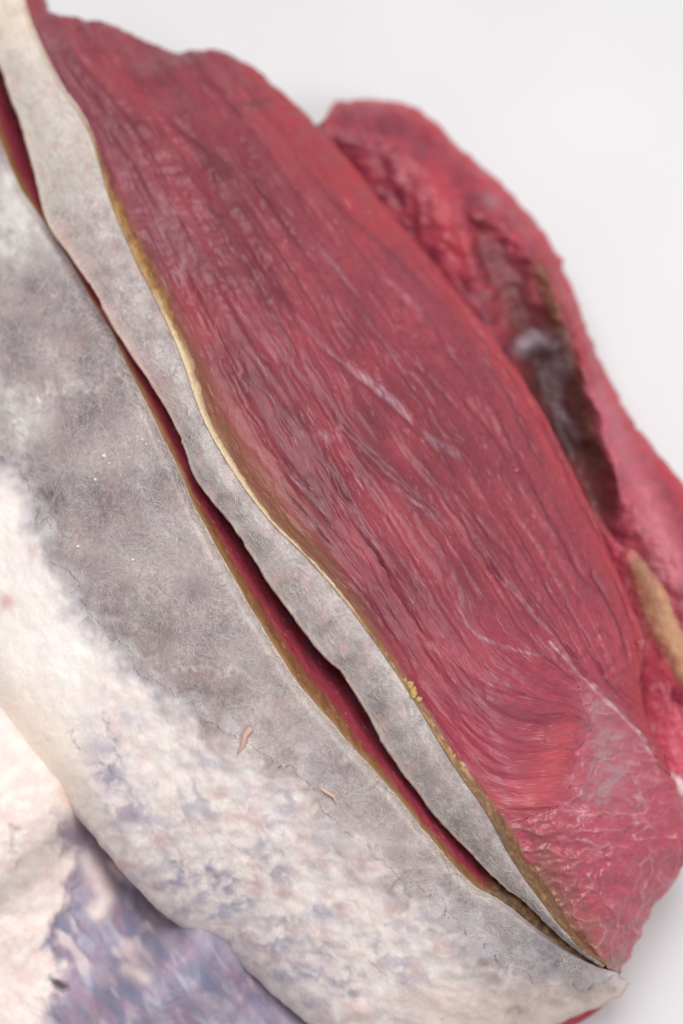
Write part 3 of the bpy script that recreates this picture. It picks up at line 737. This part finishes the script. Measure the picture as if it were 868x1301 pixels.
c = mix(c, hx('#dab894'), 0.85 * np.exp(-((kk - 1120) / 90) ** 2) * sst(0.35, 0.7, vv + 0.3 * fbm(kk / 14, vv * 2, 2, 226)))
c = mix(c, hx('#80603f'), 0.8 * sst(930, 1020, kk) * sst(0.0, 0.4, fbm(kk / 16, vv * 2, 3, 228) + 0.15))
c = mix(c, hx('#6f4f38'), sst(1100, 1240, kk) * np.clip(0.7 + 0.8 * fbm(kk / 10, vv * 4, 2, 229), 0, 1))
rim = grid_object('dried_edge', P2, c, np.stack([kk * PX, vv * wid[:, None] * PX, 0 * kk], -1), M_dry, joint)
rim['label'] = 'golden brown dried edge between pale strip and red muscle'

# ---- back flap with a hollow
FLAP = [((385, 172, 2.6), (413, 150, 2.6)), ((392, 205, 2.8), (428, 131, 2.6)), ((420, 240, 2.9), (480, 127, 2.6)), ((450, 280, 2.9), (535, 142, 2.6)),
        ((490, 330, 2.9), (590, 193, 2.6)), ((530, 380, 2.8), (645, 243, 2.6)), ((575, 440, 2.7), (695, 303, 2.6)), ((615, 490, 2.6), (722, 357, 2.6)),
        ((650, 550, 2.5), (750, 430, 2.6)), ((680, 610, 2.4), (785, 505, 2.6)), ((705, 660, 2.3), (830, 571, 2.6)), ((725, 710, 2.2), (874, 624, 2.6)),
        ((745, 770, 2.2), (930, 700, 2.6)), ((765, 840, 2.0), (965, 790, 2.4)), ((790, 900, 1.9), (985, 890, 2.2))]
CAV = [(616, 305), (644, 355), (668, 410), (688, 455), (706, 505), (728, 560), (750, 610), (765, 645)]
def flap_prof(a, b, v, t, px, py):
    hh = a + (b - a) * v + 1.5 * np.sin(np.pi * np.clip(v, 0, 1) ** 1.5) ** 0.8 * (1 - 0 * t)
    dd, sd, al = seg_dist(px, py, smooth_line(CAV, 30))
    w = np.interp(al, [0, 0.15, 0.5, 0.8, 1], [22, 32, 34, 27, 18]) * (1 + 0.22 * fbm(px / 34, py / 34, 2, 230))
    return hh - 2.3 * np.exp(-(dd / w) ** 2.6) * np.interp(al, [0, 0.3, 0.45, 0.8, 1], [0.15, 0.5, 0.85, 0.7, 0.3]) + 0.35 * np.exp(-((dd - w * 1.5) / 14) ** 2) * (sd < 0)
px, py, P, V = surface(FLAP, 520, 180, flap_prof)
dd, sd, al = seg_dist(px, py, smooth_line(CAV, 30))
sL = px * 0.52 + py * 0.854; wS = px * 0.854 - py * 0.52 + 100 * np.clip(V - 1, 0, 1)
TOPF = [([(440, 150), (500, 165), (560, 190)], 8, 1.0), ([(540, 250), (545, 300), (560, 360)], 7, 0.9), ([(575, 250), (570, 300), (590, 360)], 7, 0.8), ([(520, 230), (525, 290)], 5, 1.2),
        ([(480, 200), (500, 250), (540, 330)], 7, 1.2), ([(600, 260), (612, 300), (625, 350)], 6, 1.3), ([(790, 640), (830, 600), (850, 640)], 8, 0.8)]
d = 1.4 * np.exp(-(dist(px, py, [(664, 440), (684, 428), (708, 438)]) / 13) ** 2) + 1.1 * fbm(px / 24, py / 24, 3, 231) + 0.3 * fbm(px / 10, py / 10, 2, 233)
gd = np.zeros(px.shape)
for ln, w, a in TOPF:
    gk = np.exp(-(dist(px + 3 * fbm(px / 40, py / 40, 2, 235), py, smooth_line(ln, 12)) / (1.3 * w)) ** 2); d = d - 0.65 * a * gk; gd = np.maximum(gd, gk)
bump_ = np.exp(-(np.hypot(px - 712, py - 330) / 7) ** 2); d = d + 1.5 * bump_
P2, N = displace(P, d * 0.001)
c = mix(hx('#a84450'), hx('#7c3040'), np.clip(0.5 + 1.2 * fbm(px / 24, py / 24, 3, 237), 0, 1))
c = mix(c, hx('#7e3a48'), 0.7 * np.exp(-(dist(px, py, [(450, 150), (520, 160), (560, 200)]) / 26) ** 2) * np.clip(0.6 + 1.5 * fbm(px / 14, py / 10, 2, 239), 0, 1))
c = mix(c, hx('#bc4450'), 0.6 * np.exp(-(dist(px, py, [(545, 220), (570, 280), (580, 330)]) / 22) ** 2))
c = mix(c, hx('#b9858e'), 0.6 * np.exp(-(np.hypot(px - 628, py - 252) / 12) ** 2))
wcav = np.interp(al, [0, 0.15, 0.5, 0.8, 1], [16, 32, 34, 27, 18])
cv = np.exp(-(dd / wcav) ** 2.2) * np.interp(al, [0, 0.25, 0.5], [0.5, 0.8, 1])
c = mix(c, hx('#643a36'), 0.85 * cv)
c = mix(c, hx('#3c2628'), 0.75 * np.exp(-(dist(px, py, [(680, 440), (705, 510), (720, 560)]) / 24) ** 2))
c = mix(c, hx('#6a5038'), 0.8 * np.exp(-(dist(px, py, [(685, 340), (706, 400), (724, 460), (742, 530), (760, 590)]) / 10) ** 2))
sil = np.exp(-(dist(px + 6 * fbm(px / 9, py / 9, 2, 236), py + 8 * fbm(px / 10, py / 10, 2, 238), [(664, 440), (684, 428), (708, 438), (714, 470)]) / 11) ** 2)
c = mix(c, hx('#a3959d'), 0.85 * sil)
c = mix(c, hx('#75636c'), 0.6 * np.exp(-(dist(px, py, [(712, 470), (710, 520), (735, 556)]) / 6) ** 2))
c = mix(c, hx('#c8707e'), 0.7 * np.exp(-(dist(px, py, [(765, 500), (795, 580), (830, 650), (860, 720)]) / 22) ** 2))
c = mix(c, hx('#c4404e'), 0.75 * np.exp(-((V - 1.0) / 0.10) ** 2))
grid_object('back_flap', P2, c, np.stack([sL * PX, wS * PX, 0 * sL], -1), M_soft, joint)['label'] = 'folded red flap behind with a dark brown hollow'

# silvery tendon in the hollow
def strand(name, pts, radii, colours, material, parent, sides=12, n=60, wob=0.12, flat=1.0):
    L = smooth_line([p + (r,) + tuple(c) for p, r, c in zip(pts, radii, colours)], n)
    Pp = place(L[:, 0], L[:, 1], L[:, 2])
    r = L[:, 3] * PX
    Vv, Ff = tube(Pp, r, sides)
    i = np.repeat(np.arange(n), sides); th = np.tile(np.arange(sides), n)
    cen = Pp[i]
    off = Vv - cen; off[:, 2] *= flat
    nzv = 1 + wob * 2.2 * fbm(i / 16.0, np.sin(th * 2 * np.pi / sides) * 1.1 + 5, 3, 251)
    Vv = cen + off * nzv[:, None]
    # closed ends
    Vv = np.vstack([Vv, Pp[:1], Pp[-1:]]); k = len(Vv)
    caps = [(k - 2, (j + 1) % sides, j, j) for j in range(sides)] + [(k - 1, (n - 1) * sides + j, (n - 1) * sides + (j + 1) % sides, (n - 1) * sides + (j + 1) % sides) for j in range(sides)]
    col = L[i, 4:7] * (1 + 0.25 * fbm(i / 9.0, np.sin(th * 2 * np.pi / sides) * 2, 3, 253))[:, None]
    col = np.vstack([col, L[:1, 4:7], L[-1:, 4:7]])
    gr = np.vstack([np.stack([i * 0.001, th * 0.001, 0 * i], -1), np.zeros((2, 3))])
    me = bpy.data.meshes.new(name)
    me.from_pydata(Vv.tolist(), [], Ff.tolist() + [c_[:3] for c_ in caps])
    me.polygons.foreach_set('use_smooth', np.ones(len(me.polygons), bool))
    a = me.color_attributes.new('tint', 'FLOAT_COLOR', 'POINT'); a.data.foreach_set('color', np.hstack([np.clip(col, 0, 1), np.ones((len(col), 1))]).astype(np.float32).ravel())
    a = me.attributes.new('grain', 'FLOAT_VECTOR', 'POINT'); a.data.foreach_set('vector', gr.astype(np.float32).ravel())
    return link(name, me, material, parent)
gy = hx('#a3949c'); dk = hx('#6c5a68')
strand('tendon', [(700, 440, 1.5), (713, 462, 1.55), (713, 492, 1.35), (706, 524, 1.2), (724, 546, 1.25), (752, 558, 1.6)],
       [3, 5, 4, 5, 5, 4], [gy, dk, dk, dk, dk, dk], M_web, joint, wob=0.3, flat=0.6)['label'] = 'silvery tendon in the dark hollow'

# ---- lower muscle beside the tendon, right edge
LOW = [((715, 610, 2.4), (748, 640, 2.7)), ((730, 650, 2.6), (795, 690, 3.1)), ((745, 690, 2.7), (850, 745, 3.3)), ((760, 745, 2.7), (905, 830, 3.2)),
       ((775, 800, 2.6), (930, 890, 3.0)), ((785, 860, 2.4), (925, 945, 2.6)), ((800, 920, 2.2), (905, 985, 2.2)), ((825, 965, 2.0), (885, 1008, 1.9)), ((845, 995, 1.7), (868, 1016, 1.7))]
def low_prof(a, b, v, t, px, py): return a + (b - a) * v + 0.45 * np.sin(np.pi * v)
px, py, P, V = surface(LOW, 260, 110, low_prof)
BONE = smooth_line([(798, 684), (808, 694), (822, 716), (832, 748), (842, 780), (858, 815), (880, 860), (900, 920)], 30)
bd, bs, ba = seg_dist(px + 5 * fbm(px / 18, py / 18, 3, 262), py + 5 * fbm(px / 18, py / 18, 3, 264), BONE)
bw = np.interp(ba, [0, 0.08, 0.25, 0.5, 0.8, 1], [9, 20, 25, 22, 18, 16])
bone_m = np.exp(-(bd / bw) ** 4)
d = 0.7 * fbm(px / 24, py / 24, 4, 261) + 0.35 * fbm(px / 8, py / 8, 3, 263) + 3.2 * np.exp(-(bd / bw) ** 2.5)
P2, N = displace(P, d * 0.001)
c = mix(hx('#bd4a5a'), hx('#a33a4c'), np.clip(0.5 + fbm(px / 22, py / 22, 3, 265), 0, 1))
c = mix(c, hx('#d0566a'), 0.6 * sst(860, 960, py))
c = mix(c, hx('#d8909c'), 0.4 * sst(0.1, 0.4, fbm(px / 12, py / 18, 3, 267)))
sL = px * 0.52 + py * 0.854; wS = px * 0.854 - py * 0.52 + 100 * np.clip(V - 1, 0, 1)
cap_c = hx('#c87a78'); au = hx('#8f6f4c'); crm = hx('#b8946c'); mv = hx('#a87870')
bc = mix(mix(np.broadcast_to(cap_c, px.shape + (3,)), au, sst(0.05, 0.14, ba)), crm, sst(0.3, 0.55, ba + 0.25 * (bs < 0)))
bc = mix(bc, hx('#a86a62'), 0.6 * sst(0.65, 0.9, ba)); bc = mix(bc, hx('#b08a68'), 0.6 * sst(0, 0.4, fbm(px / 14, py / 14, 3, 268)))
c = mix(c, bc, 0.88 * bone_m * np.clip(0.9 + 0.5 * fbm(px / 16, py / 16, 3, 269), 0, 1))
c = mix(c, mv, 0.7 * np.exp(-(dist(px, py, [(735, 625), (770, 660), (800, 688)]) / 8) ** 2))
lg = np.stack([sL * PX, wS * PX, 0 * sL], -1); isb = bone_m > 0.5
grid_object('lower_muscle', P2, c, lg, M_soft, joint, ~isb)
grid_object('tendon_edge', P2, c, lg, M_fat, joint, isb)['label'] = 'dried tan tendon edge with a pink tip'
strand('fat_scrap', [(850, 985, 2.4), (860, 995, 2.7), (868, 1006, 2.7), (880, 1020, 2.2)], [5, 9, 10, 6], [hx('#e2c4c4')] * 4, M_fat, joint, sides=14, n=40, wob=0.3)

ur = hx('#b04452')
strand('under_muscle', [(640, 1332, 0.9), (672, 1314, 1.0), (705, 1298, 1.05), (735, 1284, 1.0), (760, 1273, 0.9), (768, 1269, 0.8)], [22, 22, 19, 15, 9, 3], [ur, ur, hx('#c05060'), hx('#a83a4a'), ur, ur], M_soft, joint, sides=18, n=60, wob=0.08)['label'] = 'red sliver of meat under the pale rim'

# ---- purple inner muscle below the crease, bottom left
LUMP = [((-240, 560, 3.8), (-420, 760, 2.5)), ((-120, 740, 4.6), (-320, 980, 3.0)), ((-40, 850, 5.2), (-260, 1120, 3.2)), ((5, 905, 5.45), (-240, 1180, 3.3)),
        ((65, 975, 5.2), (-220, 1250, 3.3)), ((102, 1012, 4.4), (-200, 1290, 3.3)), ((136, 1046, 2.3), (-180, 1330, 3.2)), ((190, 1114, 1.1), (-130, 1400, 3.0)),
        ((222, 1146, 1.2), (-70, 1440, 2.9)), ((252, 1172, 3.7), (-10, 1480, 2.8)), ((290, 1198, 3.7), (60, 1500, 2.5)), ((338, 1226, 2.2), (110, 1520, 2.4)),
        ((378, 1258, 1.6), (170, 1530, 2.2)), ((458, 1324, 1.2), (300, 1540, 1.8)), ((540, 1341, 1.2), (430, 1500, 1.2))]
def lump_prof(a, b, v, t, px, py):
    return a + (b - a) * v + (0.5 + 1.0 * np.exp(-((t - 0.55) / 0.25) ** 2)) * (np.sin(np.pi * np.clip(v * 1.0, 0, 1) ** 0.7))
px, py, P, V = surface(LUMP, 420, 240, lump_prof)
big = fbm(px / 60, py / 60, 3, 271); md = fbm(px / 24, py / 30, 4, 273)
d = 1.2 * big + 0.7 * md + 0.2 * fbm(px / 8, py / 8, 3, 275)
HOLES = [([(68, 1246), (80, 1254)], 5, 2.0), ([(92, 1128), (96, 1150), (94, 1170)], 9, 1.2), ([(14, 1050), (18, 1080), (24, 1095)], 6, 0.8), ([(68, 1072), (80, 1082)], 9, 0.9), ([(60, 1270), (62, 1301)], 12, 0.9)]
hk = np.zeros(px.shape)
for ln, w, a in HOLES:
    gk = np.exp(-(dist(px + 12 * fbm(px / 14, py / 14, 3, 277), py + 12 * fbm(px / 14, py / 14, 3, 278), ln) / w) ** 2) * np.clip(0.7 + 1.5 * fbm(px / 14, py / 14, 2, 276), 0, 1); d = d - a * gk; hk = np.maximum(hk, gk * min(1, a / 2))
wht_line = [(-100, 900), (0, 930), (70, 1010), (95, 1090), (88, 1150), (50, 1200), (90, 1230), (55, 1301), (40, 1400)]
fdw, fsw, _ = seg_dist(px + 22 * fbm(px / 30, py / 30, 4, 279), py + 22 * fbm(px / 30, py / 30, 4, 281), wht_line)
whit = sst(-8, 12, fdw * np.where(fsw > 0, 1, -1))
whit = np.maximum(whit, np.exp(-(dist(px, py, [(-60, 850), (0, 920), (85, 1010)]) / 40) ** 4))
patch_ = fbm((0.55 * px + 0.84 * py) / 60, (0.84 * px - 0.55 * py) / 26, 3, 283, 0.4)
whit = np.maximum(whit, 0.7 * sst(0.12, 0.5, patch_) * (1 - sst(1180, 1270, py) * 0.7))
whit = np.maximum(whit, 0.9 * np.exp(-(dist(px, py, [(110, 1090), (135, 1140), (122, 1160)]) / 13) ** 2)); whit = np.maximum(whit, 0.7 * np.exp(-(dist(px, py, [(160, 1230), (180, 1240)]) / 10) ** 2))
d = d + 0.7 * whit
P2, N = displace(P, d * 0.001)
st_ = fbm((0.55 * px + 0.84 * py) / 90, (0.84 * px - 0.55 * py) / 26, 3, 284, 0.45)
c = mix(hx('#8a8498'), hx('#a79bab'), np.clip(0.5 + 1.6 * st_, 0, 1))
c = mix(c, hx('#747a96'), 0.6 * sst(0.0, 0.4, fbm((0.55 * px + 0.84 * py) / 80, (0.84 * px - 0.55 * py) / 30, 2, 285)))
c = mix(c, hx('#a4869c'), 0.6 * sst(0.0, 0.4, fbm((0.55 * px + 0.84 * py) / 60, (0.84 * px - 0.55 * py) / 28, 2, 287)))
c = mix(c, hx('#c3c2d0'), 0.5 * sst(0.15, 0.5, fbm((0.55 * px + 0.84 * py) / 50, (0.84 * px - 0.55 * py) / 20, 2, 289)))
c = mix(c, mix(hx('#f0e4de'), hx('#e8d2cc'), np.clip(0.5 + 1.2 * fbm(px / 24, py / 24, 2, 291), 0, 1)), whit)
c = mix(c, hx('#e4a888'), 0.6 * np.exp(-(dist(px, py, [(82, 1008), (96, 1024)]) / 9) ** 2))
c = mix(c, hx('#8a8796'), 0.6 * hk)
c = mix(c, hx('#2a2420'), 0.85 * np.exp(-(dist(px + 2 * fbm(px / 6, py / 6, 2, 290), py, [(69, 1247), (80, 1253)]) / 4.5) ** 2))
sL = px * 0.52 + py * 0.854; wS = px * 0.854 - py * 0.52
grid_object('inner_muscle', P2, c, np.stack([sL * PX, wS * PX, 0 * sL], -1), M_fat, joint)['label'] = 'purple and white muscle under the crease'

# ---- fine filaments, crumbs and flecks
def lookup(XY, P, N, step=1):
    """A function that gives the surface point and normal nearest to a photo position (coarse bucket search)."""
    x = XY[0][:, :].ravel(); y = XY[1].ravel(); p = P.reshape(-1, 3); nn = N.reshape(-1, 3)
    bx = np.floor(x / 3).astype(int); by = np.floor(y / 3).astype(int)
    keyv = (bx + 500) * 4000 + (by + 500)
    table_ = {}
    for k_, i_ in zip(keyv.tolist(), range(len(keyv))): table_.setdefault(k_, i_)
    def f(qx, qy):
        k_ = (int(math.floor(qx / 3)) + 500) * 4000 + int(math.floor(qy / 3)) + 500
        i_ = table_.get(k_)
        return None if i_ is None else (p[i_], nn[i_])
    return f
random.seed(5)
def filaments(name, fn, sample, count, length, radius, colours, parent, lift=0.00006, curl=0.5, hair=0.05, jit=0.22):
    VV = []; FF = []; CC = []; base = 0
    for q in range(count):
        for tries in range(20):
            s = sample()
            if s is not None: break
        else: continue
        x, y, ang = s
        L = random.uniform(*length); nseg = max(4, int(L / 3.2)); a = ang; pts = []
        loose = random.random() < hair
        k = random.gauss(0, curl)
        for j in range(nseg + 1):
            r_ = fn(x, y)
            if r_ is None: break
            up_ = lift + (0.0006 * math.sin(math.pi * j / nseg) ** 2 if loose else 0)
            pts.append(r_[0] + r_[1] * up_)
            a += k * 0.35 + random.gauss(0, jit)
            x += math.cos(a) * L / nseg; y += math.sin(a) * L / nseg
        if len(pts) < 4: continue
        pts = np.array(pts)
        pts[1:-1] = (pts[:-2] + 2 * pts[1:-1] + pts[2:]) / 4
        n_ = len(pts)
        rr_ = random.uniform(*radius) * np.sin(np.linspace(0.25, np.pi - 0.25, n_)) ** 0.6
        V_, F_ = tube(pts, rr_, 3)
        col = np.array(random.choice(colours)) * random.uniform(0.85, 1.08)
        VV.append(V_); FF.append(F_ + base); CC.append(np.repeat(col[None], len(V_), 0)); base += len(V_)
    V_ = np.vstack(VV)
    o_ = mesh_object(name, V_, np.vstack(FF), np.vstack(CC), V_ * 1.0, M_membrane, parent)
    o_['kind'] = 'stuff'
    return o_
fb = lookup(BODY_XY, BODY_P, BODY_N); fstrip = lookup(STRIP_XY, STRIP_P[:, :], STRIP_N)
bx_, by_ = BODY_XY; ok = np.argwhere((BODY_V > 0.01) & (BODY_V < 0.9) & (BODY_FAT < -8) & (bx_ > -20) & (by_ < 1310) & (bx_ > -20))
def s_body():
    i_, j_ = ok[random.randrange(len(ok))]
    x, y = bx_[i_, j_], by_[i_, j_]
    dens = 0.45 + 1.2 * float(perlin(np.array([x / 55.0]), np.array([y / 55.0]), 301)[0])
    if random.random() > dens: return None
    return x, y, 7 * float(perlin(np.array([x / 90.0]), np.array([y / 90.0]), 303)[0]) + random.gauss(0, 0.6)
white = [hx('#d8cecb'), hx('#ccc0bd'), hx('#e2dad6'), hx('#c2b4b0')]
filaments('membrane_fibre', fb, s_body, 4200, (7, 40), (0.00003, 0.00008), white, joint, curl=0.16)
sx_, sy_ = STRIP_XY; ok2 = np.argwhere((STRIP_V > 0.04) & (STRIP_V < 0.98) & (sx_ > -5))
def s_strip():
    i_, j_ = ok2[random.randrange(len(ok2))]
    return sx_[i_, j_], sy_[i_, j_], random.gauss(1.02, 0.8)
filaments('strip_fibre', fstrip, s_strip, 2000, (6, 26), (0.000035, 0.00009), white, joint, curl=0.16)

def blob(r, seed, squash=0.7, n=20, m=12):
    th = np.linspace(0, 2 * np.pi, n, endpoint=False); ph = np.linspace(0.12, np.pi - 0.12, m)
    T_, Ph = np.meshgrid(th, ph)
    R_ = r * (1 + 0.8 * fbm(np.cos(T_) * np.sin(Ph) * 1.9 + seed, np.sin(T_) * np.sin(Ph) * 1.9 + 1.3 * np.cos(Ph), 3, 311))
    V_ = np.stack([R_ * np.sin(Ph) * np.cos(T_), R_ * np.sin(Ph) * np.sin(T_), R_ * np.cos(Ph) * squash], -1).reshape(-1, 3)
    i = np.arange(n * m).reshape(m, n)
    F_ = np.stack([i[:-1], np.roll(i[:-1], -1, 1), np.roll(i[1:], -1, 1), i[1:]], -1).reshape(-1, 4)
    return V_, F_
M_crumb = plain('crumb', hx('#c4a068'), 0.4, 0.5, 0.3); M_fleck = plain('fleck', hx('#cfae9f'), 0.45, 0.4, 0.3); M_white = plain('white_fleck', hx('#e2dcd6'), 0.5)
ff = lookup(FACE_XY, FACE_P, FACE_N)
def bits(name, list_, fn, mat, parent):
    for q, (x, y, r) in enumerate(list_):
        s = fn(x, y) or fn(x + 3, y) or fn(x - 3, y)
        if s is None: continue
        V_, F_ = blob(r * PX, q * 3.7 + x)
        me = bpy.data.meshes.new(name); me.from_pydata((V_).tolist(), [], F_.tolist())
        me.polygons.foreach_set('use_smooth', np.ones(len(me.polygons), bool))
        o_ = link(name, me, mat, parent); o_.location = s[0] + s[1] * r * PX * 0.35
        o_.rotation_euler = (0, 0, random.uniform(0, 6.28))
bits('crumb', [(519, 872, 5), (525, 884, 5), (531, 888, 4), (522, 879, 4.5), (515, 866, 3), (527, 877, 3), (551, 921, 2.5), (577, 962, 2), (606, 1012, 1.6), (611, 1024, 1.3), (618, 1033, 1.6), (626, 1050, 1.4), (633, 1058, 1.5), (641, 1075, 1.6), (636, 1066, 1.1)], ff, M_crumb, rim)
bits('fat_fleck', [(655, 597, 4), (651, 592, 3), (813, 818, 6), (815, 824, 4)], ff, plain('red_fleck', hx('#a8505a'), 0.4, 0.5, 0.3), cut_muscle)
bits('fat_fleck', [(134, 580, 3), (168, 712, 2), (100, 695, 2), (180, 560, 1.6), (186, 566, 1.4), (176, 555, 1.3), (122, 610, 2), (140, 590, 1.5)], fb, M_white, bpy.data.objects['outer_membrane'])
Dq = np.array([a[:2] for a, b in BODY]); okD = (Dq[:, 1] > 420) & (Dq[:, 1] < 1150) & (Dq[:, 0] > 0)
Dq = Dq[okD]
def s_fray():
    q = Dq[random.randrange(len(Dq))]
    return q[0] - 0.854 * random.uniform(0.5, 7), q[1] + 0.52 * random.uniform(0.5, 7), random.choice([1.02, 4.16]) + random.gauss(0, 0.5)
filaments('edge_fray', fb, s_fray, 700, (5, 22), (0.00005, 0.00012), [hx('#e6dcd4'), hx('#d8c8b8'), hx('#cdbba6')], joint, curl=0.25, hair=0.3)
fx_, fy_ = FACE_XY; okf = np.argwhere((FACE_P[..., 2] > 0.03) & ~inside(fx_, fy_, ENDPOLY))
def s_face():
    if random.random() < 0.6:
        t_ = random.uniform(0.25, 0.8); x, y = [np.interp(t_, np.linspace(0, 1, len(Bs)), [q[k_] for q in Bs]) for k_ in (0, 1)]
        g_ = abs(random.gauss(0, 55)) + 6; x += 0.854 * g_; y -= 0.52 * g_
    else:
        i_, j_ = okf[random.randrange(len(okf))]; x, y = fx_[i_, j_], fy_[i_, j_]
        if y < 380: return None
    w3 = across(np.array([x, x + 1, x]), np.array([y, y, y + 1]))
    a_ = math.atan2(w3[1] - w3[0], -(w3[2] - w3[0]))
    if math.cos(a_) * 0.52 + math.sin(a_) * 0.854 < 0: a_ += math.pi
    return x, y, a_ + random.gauss(0, 0.06)
filaments('muscle_fibre', ff, s_face, 330, (7, 22), (0.00003, 0.00007), [hx('#d89a9a'), hx('#c87a80'), hx('#e0b4b0')], joint, lift=0.0, curl=0.0, hair=0.0, jit=0.015)
# torn pink flecks standing off the membrane
def fleck(pts, rad, name='torn_fleck'):
    S_ = [fb(x, y) for x, y in pts]
    if any(s is None for s in S_): return
    P_ = np.array([s[0] + s[1] * (0.0001 + 0.0006 * math.sin(math.pi * k_ / (len(S_) - 1))) for k_, s in enumerate(S_)])
    V_, F_ = tube(P_, np.array(rad) * PX, 8)
    me = bpy.data.meshes.new(name); me.from_pydata(V_.tolist(), [], F_.tolist()); me.polygons.foreach_set('use_smooth', np.ones(len(me.polygons), bool))
    link(name, me, M_fleck, bpy.data.objects['outer_membrane'])
fleck([(318, 925), (314, 934), (309, 945), (304, 957)], [5, 4, 3, 1])
fleck([(405, 1003), (415, 1006), (423, 1012), (428, 1020)], [1.5, 2.5, 2.5, 1])
